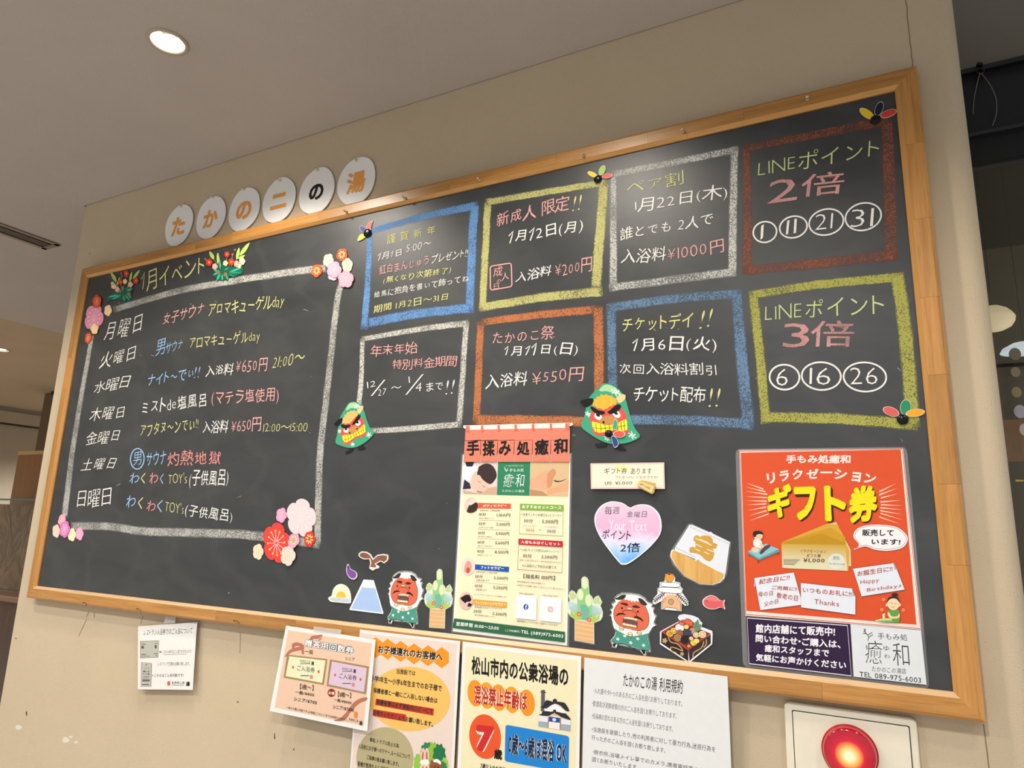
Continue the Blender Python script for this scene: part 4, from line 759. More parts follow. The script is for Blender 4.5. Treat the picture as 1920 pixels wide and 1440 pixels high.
def shishi(label):
    k = Cut(label, 'cutout', 'lion_head_cutout', (1190, 740), 'white maned lion head cut-outs')
    sil = [(1180, 380), (1090, 388), (1035, 425), (1005, 470), (1012, 505), (970, 545), (988, 580), (952, 620), (978, 652), (946, 690), (976, 722), (968, 800), (980, 850), (998, 880), (985, 940), (940, 1008), (955, 1060), (955, 1095), (1000, 1102), (1015, 1058), (1100, 1070), (1200, 1085), (1245, 1105), (1285, 1165), (1310, 1160), (1318, 1105), (1358, 1110), (1362, 1060), (1356, 1000), (1345, 920), (1358, 870), (1402, 785), (1435, 762), (1415, 728), (1442, 640), (1410, 600), (1425, 540), (1395, 522), (1415, 488), (1352, 468), (1330, 425), (1270, 388)]
    poly('clear_edge', grow(sil, 1.035), BOARD, SL * 0.6, film(), k.t, th=0.0006)
    k.card(sil, 'e9e8e4'); k.ln('outline', [grow(sil, 0.985)], 6, '20201e', True)
    k.p('cape', smooth([(985, 850), (1003, 900), (985, 960), (952, 1010), (1000, 1048), (1100, 1052), (1200, 1075), (1345, 1092), (1348, 1000), (1338, 920), (1348, 870), (1280, 900), (1150, 930), (1050, 890)], 3), '4c9383'); k.ln('cape_hem', [smooth([(952, 1012), (1000, 1050), (1060, 1040), (1130, 1060), (1200, 1085), (1345, 1098)], 4, False)], 9, '1d2a28')
    k.m('cape_flower', [[(x + 22 * (0.7 + 0.3 * math.cos(5 * a)) * math.cos(a), y + 24 * (0.7 + 0.3 * math.cos(5 * a)) * math.sin(a)) for a in (2 * math.pi * i / 20 for i in range(20))] for x, y in ((1095, 935), (1232, 955), (1020, 985), (1155, 1015), (1290, 1032))], 'dfeee6')
    k.m('foot', [[(965, 1045), (1000, 1052), (985, 1088), (965, 1085)], [(1258, 1090), (1308, 1100), (1300, 1145), (1285, 1150)]], '1b1b1b')
    k.p('mane', smooth([(1180, 395), (1060, 450), (990, 580), (965, 700), (985, 800), (1050, 885), (1150, 920), (1260, 905), (1340, 860), (1395, 780), (1420, 640), (1390, 520), (1330, 450), (1260, 400)], 3), 'eeedea')
    k.p('face', smooth([(1062, 495), (1005, 590), (990, 700), (1020, 785), (1085, 830), (1150, 835), (1205, 850), (1295, 835), (1352, 765), (1362, 640), (1335, 540), (1320, 485), (1200, 462), (1110, 462)], 3), 'd9694f'); k.ln('face_outline', [smooth([(1062, 495), (1005, 590), (990, 700), (1020, 785), (1085, 830), (1150, 835), (1205, 850), (1295, 835), (1352, 765), (1362, 640), (1335, 540), (1320, 485)], 3, False)], 5, '2a1a16')
    k.p('forelock', [(1110, 450), (1125, 470), (1145, 462), (1160, 480), (1172, 462), (1188, 492), (1202, 466), (1220, 490), (1236, 464), (1255, 480), (1265, 450), (1250, 418), (1225, 400), (1180, 392), (1135, 408)], 'f2f1ee')
    k.p('ear', smooth([(1015, 468), (1050, 440), (1085, 410), (1125, 402), (1128, 425), (1100, 465), (1045, 478)], 3), '33302e'); k.p('ear', smooth([(1258, 432), (1300, 435), (1330, 465), (1352, 500), (1325, 515), (1285, 500)], 3), '33302e')
    k.p('brow', smooth([(1066, 518), (1100, 508), (1145, 516), (1140, 545), (1100, 538)], 3), '3c2a28'); k.p('brow', smooth([(1190, 542), (1230, 524), (1277, 545), (1245, 560), (1200, 556)], 3), '3c2a28'); k.m('eye', [ell(1080, 580, 11, 13), ell(1248, 605, 11, 13)], '1c1614')
    k.p('nose_tip', ell(1163, 577, 32, 15, 0.1), 'd8c6a0'); k.ln('nose_outline', [ell(1163, 577, 32, 15, 0.1)], 4, '2a1a16', True)
    k.ln('nose_line', [smooth([(1088, 640), (1095, 612), (1130, 602), (1180, 598), (1225, 620), (1235, 650), (1215, 665)], 4, False), smooth([(1088, 640), (1100, 655), (1112, 645)], 4, False)], 5, '2a1a16')
    k.p('moustache', smooth([(1012, 690), (1040, 652), (1080, 642), (1120, 662), (1070, 662), (1035, 678)], 3), '1c1614'); k.p('moustache', smooth([(1198, 682), (1240, 664), (1285, 690), (1303, 728), (1262, 698), (1225, 690)], 3), '1c1614')
    k.p('mouth', [(1090, 712), (1240, 722), (1232, 800), (1078, 785)], '6d4a4c')
    k.m('teeth', [[(1100, 692), (1125, 690), (1125, 716), (1098, 716)], [(1128, 688), (1160, 686), (1160, 714), (1128, 716)], [(1163, 688), (1200, 694), (1200, 722), (1163, 716)], [(1203, 696), (1238, 702), (1238, 730), (1203, 722)]] + [[(1080 + 37 * i, 768 + 5 * i), (1114 + 37 * i, 772 + 5 * i), (1113 + 37 * i, 800 + 5 * i), (1079 + 37 * i, 797 + 5 * i)] for i in range(4)], 'f1deb4')
    k.ln('mouth_outline', [[(1090, 712), (1240, 722), (1232, 815), (1078, 800)]], 5, '2a1a16', True)
    k.ln('cord', [smooth([(1060, 830), (1090, 875), (1150, 895), (1210, 890), (1255, 870)], 4, False)], 10, 'e6e2da'); k.m('bell', [ell(1065, 842, 24, 26), ell(1155, 908, 24, 28), ell(1252, 875, 24, 26)], 'ecd7a4'); k.ln('bell_outline', [ell(1065, 842, 24, 26), ell(1155, 908, 24, 28), ell(1252, 875, 24, 26)], 4, '3a2c1c', True); k.ln('bell_slit', [[(1042, 842), (1088, 848)], [(1132, 908), (1178, 912)], [(1229, 875), (1275, 880)]], 4, '3a2c1c')
view(600, 1020, 7.385); shishi('red faced lion head with green cape cut-out beside the blue mountain')
view(1060, 1060, 6); fit([(1080, 580), (1248, 605), (1290, 1160)], [(640, 480), (820, 520), (890, 1010)])
shishi('red faced lion head with green cape cut-out left of the lacquer box'); fit(None, None)

def kadomatsu(label):
    k = Cut(label, 'cutout', 'bamboo_decoration_cutout', (1640, 780), 'new year bamboo decoration cut-outs')
    sil = [(1622, 385), (1640, 355), (1662, 346), (1688, 358), (1702, 390), (1706, 555), (1735, 590), (1746, 625), (1765, 585), (1800, 558), (1822, 590), (1842, 640), (1822, 680), (1832, 715), (1845, 760), (1838, 820), (1815, 865), (1742, 908), (1734, 1168), (1518, 1153), (1530, 892), (1485, 860), (1460, 820), (1450, 760), (1460, 700), (1490, 665), (1472, 610), (1490, 560), (1515, 535), (1545, 550), (1562, 580), (1580, 525), (1602, 503), (1622, 498)]
    poly('clear_edge', grow(sil, 1.03), BOARD, SL * 0.6, film(), k.t, th=0.0006)
    k.card(sil, 'd9dfcb')
    k.p('pine_spray', smooth([(1465, 700), (1510, 680), (1570, 710), (1610, 790), (1600, 860), (1500, 800)], 3), 'b7d0d0'); k.p('pine_spray', smooth([(1700, 720), (1770, 690), (1832, 740), (1800, 810), (1690, 860)], 3), 'b7d0d0')
    k.ln('pine_needles', [[(1600, 850), (1470 + 16 * i, 760 - 12 * i)] for i in range(8)] + [[(1690, 850), (1828 - 15 * i, 770 - 13 * i)] for i in range(8)], 4, '6fa0a8')
    k.p('green_leaves', [(1480, 850), (1500, 780), (1530, 830), (1555, 770), (1580, 840), (1600, 890), (1530, 892)], 'a9c45c'); k.p('green_leaves', [(1690, 890), (1720, 830), (1755, 790), (1770, 840), (1812, 790), (1800, 860), (1740, 905)], 'a9c45c')
    k.p('bamboo', [(1570, 610), (1622, 600), (1622, 480), (1700, 470), (1702, 620), (1730, 640), (1722, 780), (1690, 890), (1590, 885), (1570, 760)], '8fc47e'); k.p('bamboo_dark_green', [(1600, 700), (1660, 690), (1700, 760), (1680, 890), (1610, 886)], '6fb09a')  # second piece is a darker green print over the bamboo
    k.m('bamboo_cut', [ell(1660, 430, 37, 70, 0.04), ell(1607, 575, 36, 72, 0.05), ell(1692, 636, 36, 74, 0)], 'd6e0b4'); k.ln('bamboo_cut_edge', [ell(1660, 430, 37, 70, 0.04), ell(1607, 575, 36, 72, 0.05), ell(1692, 636, 36, 74, 0)], 3, '9db878', True)
    k.m('small_leaf', [leafshape(*q) for q in ((1530, 640, 1485, 560, 0.25), (1530, 640, 1520, 540, 0.22), (1530, 640, 1560, 570, 0.22), (1530, 650, 1478, 620, 0.22), (1780, 660, 1770, 590, 0.22), (1780, 660, 1805, 562, 0.22), (1780, 660, 1838, 635, 0.22), (1775, 670, 1740, 620, 0.22))], 'bccb92')
    for x, y in ((1583, 820), (1690, 875)): k.p('red_flower', [(x + 30 * (0.85 + 0.15 * math.cos(5 * a)) * math.cos(a), y + 34 * (0.85 + 0.15 * math.cos(5 * a)) * math.sin(a)) for a in (2 * math.pi * i / 24 for i in range(24))], 'd8624a'); k.p('flower_centre', ell(x, y, 9, 10, 0, 10), 'f3c8a8')
    k.p('straw_wrap', [(1536, 895), (1734, 908), (1727, 1160), (1524, 1146)], 'dcae7a'); k.m('straw_bands', [[(1535, 930 + 56 * i), (1731, 942 + 56 * i), (1731, 956 + 56 * i), (1535, 940 + 56 * i)] for i in range(4)], 'e6c096')
view(600, 1020, 7.385); kadomatsu('bamboo and pine decoration cut-out left of the massage price poster')
view(1060, 1060, 6); fit([(1525, 1160), (1730, 1165), (1660, 352)], [(115, 850), (325, 880), (220, 132)])
kadomatsu('bamboo and pine decoration cut-out right of the massage price poster'); fit(None, None)

view(600, 1020, 7.385)
k = Cut('small purple eggplant cut-out above the rising sun', 'cutout', 'eggplant_cutout', (445, 390))
sh = smooth([(392, 275), (372, 335), (380, 410), (420, 470), (475, 492), (518, 460), (520, 410), (480, 370), (430, 345), (410, 300)], 4)
k.card(sh, 'dcd2de'); k.p('skin', grow(sh, 0.86), '7a4f9c'); k.p('stem', [(394, 290), (380, 330), (395, 335), (412, 320)], '4a3060')
k = Cut('brown flying hawk cut-out above the blue mountain', 'cutout', 'hawk_cutout', (750, 210))
sh = [(543, 165), (548, 130), (585, 104), (650, 108), (705, 140), (745, 205), (800, 152), (880, 138), (945, 150), (952, 200), (935, 240), (895, 265), (845, 240), (775, 280), (828, 308), (820, 335), (770, 345), (740, 368), (690, 335), (705, 262), (690, 208), (620, 212), (575, 195)]
poly('clear_edge', grow(sh, 1.06), BOARD, SL * 0.6, film(), k.t, th=0.0006)
k.card(sh, 'ece6df'); k.p('plumage', [(556, 165), (562, 135), (590, 117), (648, 121), (695, 150), (740, 222), (802, 166), (880, 152), (934, 162), (938, 198), (925, 228), (893, 250), (846, 228), (765, 272), (790, 305), (775, 325), (722, 320), (704, 318), (718, 262), (705, 200), (625, 200), (582, 185)], '8a5c4a')
k.ln('feather_lines', [[(575 + 12 * i, 185), (600 + 12 * i, 135)] for i in range(6)] + [[(860 + 14 * i, 240 - 4 * i), (830 + 14 * i, 175)] for i in range(6)], 3, '6a4236'); k.m('talons', [ell(742, 342, 12, 14), ell(700, 325, 9, 7), ell(790, 322, 12, 7)], 'dccabc')
k = Cut('pale blue snow capped mountain cut-out above the bottom rail', 'cutout', 'mountain_cutout', (660, 740))
k.card([(612, 492), (745, 500), (755, 520), (885, 955), (878, 968), (420, 912), (418, 898)], 'eceef2'); k.p('slope', [(588, 600), (600, 590), (622, 606), (645, 598), (672, 612), (700, 603), (725, 614), (752, 604), (775, 616), (868, 950), (438, 895)], 'a5bee4'); k.p('snow', [(616, 502), (738, 508), (772, 612), (752, 600), (725, 610), (700, 599), (672, 608), (645, 594), (622, 602), (600, 586)], 'dfe4ec')
k = Cut('orange rising sun over waves cut-out at the foot of the board', 'cutout', 'sunrise_cutout', (290, 690))
sh = smooth([(122, 745), (170, 712), (190, 630), (240, 570), (300, 553), (370, 580), (420, 650), (438, 740), (435, 800), (410, 822), (250, 808), (155, 795)], 3)
k.card(sh, 'eee6cc'); k.ln('sun_ray', [[(300 + 80 * math.cos(a), 735 + 85 * math.sin(a)), (300 + 150 * math.cos(a), 735 + 150 * math.sin(a))] for a in (-2.8 + 0.32 * i for i in range(8))], 3, 'dcc9a0')
k.p('sun', [(300 + 68 * math.cos(a), 738 + 85 * math.sin(a)) for a in (-math.pi * i / 18 for i in range(19))], 'edbc3e'); k.p('sea', [(140, 742), (430, 748), (420, 808), (180, 790)], 'ccd4e4'); k.ln('wave', [[(150, 752), (360, 748)], [(150, 768), (300, 770)], [(200, 785), (400, 800)], [(310, 775), (425, 778)]], 5, '8a9fc6')

view(1060, 1060, 6)
k = Cut('two white rice cakes with an orange on top, cut-out on a small stand', 'cutout', 'rice_cake_cutout', (1190, 300))
poly('card', [(1120, 130), (1130, 100), (1170, 85), (1215, 100), (1238, 140), (1235, 180), (1295, 195), (1300, 240), (1325, 265), (1320, 310), (1390, 410), (1385, 450), (1350, 455), (1310, 420), (1310, 515), (1080, 492), (1085, 400), (1010, 440), (985, 420), (995, 370), (1040, 320), (1040, 260), (1065, 240), (1065, 190), (1120, 180)], BOARD, SL, P('e9e8e6', 0.5), k.t, th=ST)
k.p('orange', ell(1174, 138, 52, 50), 'eb9838'); k.ln('orange_outline', [ell(1174, 138, 52, 50)], 4, '2a1c14', True); k.p('orange_leaf', [(1150, 98), (1178, 92), (1196, 102), (1170, 108)], '2a1c14')
k.m('pine_needles', [leafshape(1110 - 18 * i, 320 + 14 * i, 1110 - 18 * i - 34, 320 + 14 * i - 14, 0.16) for i in range(6)] + [leafshape(1110 - 18 * i, 320 + 14 * i, 1110 - 18 * i + 4, 320 + 14 * i + 34, 0.16) for i in range(6)] + [leafshape(1262 + 18 * i, 325 + 16 * i, 1262 + 18 * i + 34, 325 + 16 * i - 12, 0.16) for i in range(7)] + [leafshape(1262 + 18 * i, 325 + 16 * i, 1262 + 18 * i - 4, 325 + 16 * i + 34, 0.16) for i in range(7)], '1d2220')
k.ln('pine_twig', [[(1125, 308), (1000, 410)], [(1250, 312), (1378, 440)]], 9, '1d2220')
k.p('stand', [(1100, 375), (1150, 335), (1240, 335), (1300, 400), (1305, 508), (1258, 502), (1252, 484), (1135, 470), (1125, 488), (1088, 484)], 'dfb287'); k.ln('stand_outline', [[(1100, 375), (1088, 484), (1125, 488), (1135, 470), (1252, 484), (1258, 502), (1305, 508), (1300, 400)]], 5, '2a1c14'); k.p('stand_hole', ell(1192, 410, 30, 32), 'c09a72'); k.ln('hole_outline', [ell(1192, 410, 30, 32)], 4, '2a1c14', True)
k.m('paper_checks', [[(1098 + 18 * (i % 3) + (i // 3) * 6 - 18, 400 + 20 * (i // 3) - (i % 3) * 22), (1114 + 18 * (i % 3) + (i // 3) * 6 - 18, 400 + 20 * (i // 3) - (i % 3) * 22), (1114 + 18 * (i % 3) + (i // 3) * 6 - 18, 418 + 20 * (i // 3) - (i % 3) * 22), (1098 + 18 * (i % 3) + (i // 3) * 6 - 18, 418 + 20 * (i // 3) - (i % 3) * 22)] for i in range(6)] + [[(1240 + 19 * i, 345 + 24 * i), (1256 + 19 * i, 345 + 24 * i), (1256 + 19 * i, 363 + 24 * i), (1240 + 19 * i, 363 + 24 * i)] for i in range(4)], 'd98f8a')
k.m('paper_checks', [[(1112 + 30 * i, 318), (1128 + 30 * i, 318), (1128 + 30 * i, 334), (1112 + 30 * i, 334)] for i in range(5)], 'e8b6b0')
k.p('rice_cake', rr([(1050, 242), (1322, 255), (1318, 322), (1050, 300)], 0.35), 'f0efed'); k.ln('cake_outline', [rr([(1050, 242), (1322, 255), (1318, 322), (1050, 300)], 0.35)], 5, '2a1c14', True)
k.p('rice_cake', rr([(1078, 185), (1292, 195), (1290, 250), (1080, 240)], 0.35), 'f0efed'); k.ln('cake_outline', [rr([(1078, 185), (1292, 195), (1290, 250), (1080, 240)], 0.35)], 5, '2a1c14', True)
k = Cut('small pink red fish cut-out at the right of the rice cakes', 'cutout', 'fish_cutout', (1670, 420))
sh = smooth([(1545, 400), (1575, 360), (1635, 335), (1695, 352), (1750, 395), (1798, 388), (1788, 430), (1800, 495), (1750, 472), (1690, 492), (1620, 490), (1560, 455)], 3)
k.card(sh, 'f0d8d8'); k.p('body', grow(sh, 0.91), 'da5f62'); k.p('back', smooth([(1570, 385), (1640, 350), (1700, 372), (1740, 405), (1650, 400)], 3), 'e27a78'); k.m('eye', [ell(1596, 399, 6, 7)], '30181a')

k = Cut('black lacquer box of new year food cut-out at the bottom rail', 'cutout', 'lacquer_box_cutout', (1365, 830))
k.card([(1068, 745), (1100, 725), (1290, 622), (1268, 590), (1285, 558), (1335, 548), (1420, 560), (1500, 592), (1520, 625), (1545, 650), (1530, 690), (1655, 738), (1660, 770), (1655, 885), (1412, 1085), (1375, 1085), (1068, 885)], 'e6e6ea')
k.p('box_side', [(1086, 745), (1386, 945), (1388, 1078), (1080, 872)], '2f2224'); k.p('box_side', [(1386, 945), (1638, 775), (1640, 878), (1400, 1072)], '3a2a2c')
k.ln('gold_swirl', [smooth([(1160, 800), (1190, 860), (1260, 880), (1310, 930), (1320, 960), (1250, 930), (1190, 920), (1200, 960), (1250, 980)], 4, False), smooth([(1440, 1040), (1450, 980), (1530, 930), (1555, 880), (1560, 850)], 4, False), smooth([(1560, 920), (1590, 880), (1588, 830)], 4, False)], 12, 'b89a68')
k.m('gold_blossom', [[(x + r * (0.8 + 0.2 * math.cos(5 * a)) * math.cos(a), y + r * (0.8 + 0.2 * math.cos(5 * a)) * math.sin(a)) for a in (2 * math.pi * i / 20 for i in range(20))] for x, y, r in ((1122, 845, 34), (1316, 995, 26))], 'b89a68')
k.p('red_rim', [(1090, 745), (1300, 628), (1640, 768), (1386, 950)], 'a83c2e'); k.p('box_inside', [(1118, 745), (1302, 645), (1608, 768), (1386, 922)], '5a3a2c')
food = ((1180, 765, 42, 'edc04c'), (1225, 735, 40, 'f0c860'), (1290, 700, 52, 'e9dfe4'), (1290, 760, 40, 'a06a50'), (1268, 812, 46, 'b88a6a'), (1318, 640, 36, 'e0705a'), (1400, 640, 52, 'dd6240'), (1365, 690, 30, 'efd070'), (1440, 735, 42, 'c98a7a'), (1475, 780, 38, 'd8c39a'), (1545, 775, 46, 'e6d2b0'), (1380, 762, 44, '23232e'), (1345, 835, 44, '262028'), (1450, 865, 42, 'eac653'), (1420, 820, 26, 'e8b7a4'), (1395, 905, 22, 'df8a5c'), (1480, 850, 34, 'efd268'))
for x, y, r, col in food: k.p('food', ell(x, y, r, r * 0.92, 0.3, 18), col); k.ln('food_outline', [ell(x, y, r, r * 0.92, 0.3, 18)], 4, '2a1c14', True)
k.ln('food_marks', [ell(1180, 765, 24, 20), ell(1180, 765, 10, 8), ell(1225, 735, 20, 18), ell(1268, 812, 28, 24), ell(1268, 812, 12, 10), ell(1290, 760, 20, 18)], 4, '8a5a2a', True); k.m('bean', [ell(1350 + 22 * (i % 4), 735 + 20 * (i // 4), 9, 9, 0, 8) for i in range(12)], '55566a'); k.m('lotus_hole', [ell(1545 + 24 * math.cos(a), 775 + 22 * math.sin(a), 6, 6, 0, 8) for a in (i * 1.05 for i in range(6))], '8a6a48')
k.p('rice_paper', smooth([(1280, 590), (1330, 552), (1360, 590), (1400, 560), (1470, 575), (1500, 610), (1450, 640), (1400, 600), (1340, 605), (1295, 620)], 3), 'dfe0ea'); k.ln('shrimp_line', [smooth([(1360, 600), (1410, 610), (1440, 650), (1430, 700)], 4, False), smooth([(1300, 620), (1340, 640), (1350, 670)], 4, False)], 6, '8a2c1c')
k.m('leaf', [leafshape(1470, 750, 1495, 605, 0.2), leafshape(1480, 750, 1530, 655, 0.2), leafshape(1450, 710, 1470, 640, 0.2)], '5f8a68'); k.ln('rim_outline', [[(1090, 745), (1300, 628), (1640, 768), (1386, 950)]], 7, 'c05040', True)

# heart, gift note and bowl
view(1080, 860, 6)
k = Cut('pink and blue watercolour heart card with handwriting', 'card', 'heart_card', (590, 830))
sh = smooth([(608, 550), (540, 505), (470, 485), (380, 484), (280, 535), (216, 640), (222, 760), (285, 900), (400, 1060), (500, 1180), (535, 1192), (585, 1185), (700, 1110), (850, 980), (950, 850), (965, 720), (930, 610), (840, 530), (740, 513), (660, 530)], 3)
k.card(sh, 'eef0f4')
hm, ns, ln, b = newmat('watercolour'); b.inputs['Roughness'].default_value = 0.55
tc = N(ns, 'ShaderNodeTexCoord'); sp = N(ns, 'ShaderNodeSeparateXYZ'); nz = N(ns, 'ShaderNodeTexNoise', Scale=22.0, Detail=4.0); ma = N(ns, 'ShaderNodeMath', operation='MULTIPLY_ADD'); ma.inputs[1].default_value = 0.07
cr = N(ns, 'ShaderNodeValToRGB'); mr = N(ns, 'ShaderNodeMapRange'); mr.inputs['From Min'].default_value = -0.045; mr.inputs['From Max'].default_value = 0.11
e = cr.color_ramp.elements; e[0].position = 0.08; e[0].color = rgb('4f9fe4'); e[1].position = 0.95; e[1].color = rgb('dcc3d2')
for p_, h in ((0.30, 'a5c8ee'), (0.42, 'd8d4ec'), (0.56, 'dfa9c8'), (0.72, 'd7b4d0')): x = e.new(p_); x.color = rgb(h)
ln.new(tc.outputs['Object'], sp.inputs[0]); ln.new(tc.outputs['Object'], nz.inputs['Vector']); ln.new(nz.outputs['Fac'], ma.inputs[0]); ln.new(sp.outputs['Z'], ma.inputs[2]); ln.new(ma.outputs[0], mr.inputs['Value']); ln.new(mr.outputs[0], cr.inputs[0]); ln.new(cr.outputs[0], b.inputs['Base Color'])
poly('watercolour_wash', grow(sh, 0.965), BOARD, k.up(), hm, k.t)
k.tx('Your Text', (375, 800), (800, 815), (378, 690), 'f2eef2', -0.008); k.tx('毎週', (325, 632), (490, 628), (330, 540), '2a2a33', -0.004, jit=0.1); k.tx('金曜日', (575, 662), (797, 660), (582, 592), '2a2a33', -0.004, jit=0.1); k.tx('ポイント', (295, 905), (618, 915), (308, 792), '1f1f2c', 0.006, jit=0.1); k.tx('2倍', (497, 1060), (722, 1052), (505, 950), '27324c', 0.01, jit=0.1)
k = Cut('small cream handwritten gift voucher note with a pink edge', 'card', 'gift_note', (590, 195), lift=0.004)
k.card([(172, 55), (1000, 45), (1008, 342), (178, 342)], 'e8c3b8'); k.p('note_face', [(192, 72), (985, 66), (990, 324), (192, 322)], 'eee2cc'); k.p('highlighter', ell(520, 110, 70, 40), 'ecdf9a')
k.tx('ギフト券', (325, 178), (580, 176), (330, 102), '2c2620', 0.0, jit=0.1); k.tx('あります', (622, 180), (858, 178), (626, 108), '2c2620', 0.0, jit=0.1); k.tx('プレゼントに いかがですか?', (452, 226), (928, 226), (455, 196), '2c2620', -0.004, jit=0.1); k.tx('1枚 ¥1,000', (333, 302), (640, 295), (336, 258), '2c2620', -0.004, jit=0.1)
k2 = [(700, 295), (722, 258), (760, 248), (912, 282), (905, 330), (895, 385), (868, 402), (735, 335)]
poly("mini_card", k2, BOARD, k.l + 0.004, P('c9a860', 0.5), k.t, th=0.0008); poly('mini_card', [(700, 300), (730, 255), (900, 315), (865, 392)], BOARD, k.l + 0.0052, P('e0c88a', 0.5), k.t, th=0.0006)
text('GIFT CARD', (730, 296), (848, 352), (740, 276), BOARD, k.l + 0.0062, P('6a5428', 0.5), k.t, -0.01)
k = Cut('white and gold cut-out of a wooden bath bucket with a cloth', 'cutout', 'bath_bucket_cutout', (1400, 1080))
poly('clear_edge', [(1262, 735), (1300, 728), (1750, 940), (1700, 1300), (1660, 1385), (1560, 1435), (1390, 1425), (1210, 1330), (1085, 1190), (1050, 1090), (1070, 1030)], BOARD, SL * 0.6, film(), k.t, th=0.0005)
k.card([(1278, 748), (1310, 745), (1500, 828), (1520, 822), (1545, 845), (1735, 940), (1722, 1010), (1685, 1295), (1660, 1300), (1390, 1165), (1115, 1030), (1115, 1005)], 'dcdfe8', 'cloth')
k.ln('cloth_edge', [[(1285, 765), (1728, 962)], [(1128, 1000), (1345, 1108)]], 5, 'b49a80')
for sh in ([(1330, 880), (1365, 862), (1400, 880), (1430, 865), (1500, 870), (1540, 905), (1545, 945), (1590, 960), (1580, 1010), (1545, 1015), (1560, 1060), (1545, 1120), (1510, 1155), (1460, 1140), (1400, 1085), (1330, 1060), (1285, 1055), (1282, 1010), (1310, 990), (1345, 1000), (1345, 940), (1325, 920)],): k.p('gold_cloud', smooth(sh, 3), 'c89a48')
k.ln('cloud_gap', [[(1345, 895), (1530, 975)], [(1325, 950), (1420, 995)], [(1345, 1015), (1400, 1040)], [(1450, 1050), (1500, 1075)], [(1480, 1020), (1560, 1050)], [(1395, 905), (1500, 950)]], 9, 'ecdcc4')
bw = wood('gold_wood_print', 'c98f3c', 'deb468', 'Z', 0.6)
sh = [(1095, 1020), (1130, 1035), (1350, 1145), (1390, 1130), (1410, 1160), (1680, 1305), (1672, 1345), (1620, 1395), (1540, 1420), (1400, 1412), (1230, 1325), (1120, 1200), (1066, 1100), (1072, 1040)]
poly('bucket_card', sh, BOARD, SL, P('efe6da', 0.5), k.t, th=ST + 0.0004)
poly('bucket', grow(sh, 0.955), BOARD, k.l + 0.0011, bw, k.t); k.k = 12
k.p('bucket_band', [(1365, 1150), (1400, 1150), (1330, 1365), (1290, 1350)], 'b87a30'); k.m('gap_slot', [[(1128, 1036), (1345, 1132), (1345, 1152), (1325, 1152), (1160, 1075)], [(1408, 1172), (1660, 1290), (1655, 1312), (1640, 1310), (1412, 1196)]], '1c1a18')
# ------------------------------------------------------------------ the massage price poster and its curtain strip
class Sheet(Cut):
    def p2(s, *a): return s.p(*a)
view(840, 780, 8)
INK = '2b2a28'
k = Sheet('tall cream massage price poster with green footer on the chalkboard', 'poster', 'price_poster', (1020, 1900), lift=0.0008, th=0.0004)
view(0, 0, 1)
poly('laminate', [(866, 851), (1073, 849), (1067, 1214), (846.5, 1186)], BOARD, 0.0004, film(), k.t, th=0.0003)
k.card([(868.5, 853), (1070, 851), (1063.6, 1210.6), (849.4, 1183.4)], 'efeee4', 'sheet', 0.15)
view(840, 780, 8)
k.p('cream_print', [(222, 1165), (1808, 1200), (1765, 3240), (105, 3035)], 'ece3c0')
k.p('photo_back', [(230, 690), (755, 690), (740, 1188), (212, 1170)], 'd9c9c8')
k.p('photo_towel', smooth([(230, 760), (330, 740), (460, 760), (450, 900), (330, 980), (250, 1000), (228, 900)], 3), 'efe8ec'); k.p('photo_dark', [(265, 690), (400, 690), (370, 760), (280, 760)], '1f2433'); k.p('photo_dark', [(250, 950), (330, 1010), (350, 1090), (225, 1100)], '2a2d3c')
k.p('photo_face', smooth([(430, 830), (520, 880), (620, 980), (600, 1080), (520, 1150), (420, 1130), (350, 1060), (350, 950), (380, 870)], 3), 'e8bca8'); k.p('photo_hair', smooth([(470, 760), (560, 715), (650, 730), (710, 800), (735, 900), (700, 970), (650, 1020), (600, 1010), (520, 950), (480, 890), (440, 880), (455, 800)], 3), '3c2c2c'); k.p('photo_lip', smooth([(440, 1120), (480, 1130), (530, 1140), (500, 1155), (450, 1145)], 3), 'c46a7a'); k.ln('photo_eyelid', [smooth([(450, 970), (470, 990), (500, 985)], 3, False), smooth([(520, 1040), (545, 1065), (570, 1060)], 3, False)], 6, '4a3030')
k.p('photo_mat', [(600, 1080), (735, 1060), (740, 1185), (240, 1172), (230, 1110), (400, 1150), (520, 1160)], 'c9a689')
k.p('photo_back', [(1246, 690), (1828, 690), (1806, 1212), (1230, 1198)], 'd3b48c'); k.p('photo_arm', smooth([(1240, 930), (1300, 940), (1400, 860), (1470, 820), (1510, 880), (1500, 1000), (1500, 1090), (1420, 1110), (1340, 1080), (1240, 1090)], 3), 'dba583'); k.p('photo_hand', smooth([(1500, 860), (1560, 800), (1600, 800), (1625, 850), (1580, 950), (1560, 1040), (1500, 1080), (1490, 960)], 3), 'cc8f68'); k.p('photo_arm', [(1500, 1090), (1620, 1060), (1820, 960), (1812, 1130), (1640, 1150), (1470, 1200)], 'dca47c'); k.p('photo_dark', smooth([(1590, 960), (1680, 975), (1790, 940), (1700, 985), (1620, 990)], 3), '4a2c1c'); k.p('photo_mat', [(1232, 1100), (1420, 1130), (1500, 1200), (1230, 1198)], 'b98a62')
k.p('logo_panel', [(755, 690), (1240, 690), (1226, 1197), (738, 1186)], '2f7f5c')
tw = 'e8eee6'
k.tx('トータルリラクゼーション', (872, 762), (1140, 758), (875, 735), tw); k.tx('手もみ処', (925, 840), (1140, 836), (930, 790), tw); k.tx('癒', (830, 1065), (958, 1065), (850, 865), tw, -0.008); k.tx('ゆ', (960, 945), (998, 945), (962, 905), tw); k.tx('わ', (960, 1010), (998, 1010), (962, 975), tw); k.tx('和', (1008, 1065), (1135, 1068), (1030, 868), tw, -0.008); k.tx('たかのこの湯店', (815, 1142), (1148, 1148), (818, 1102), tw)
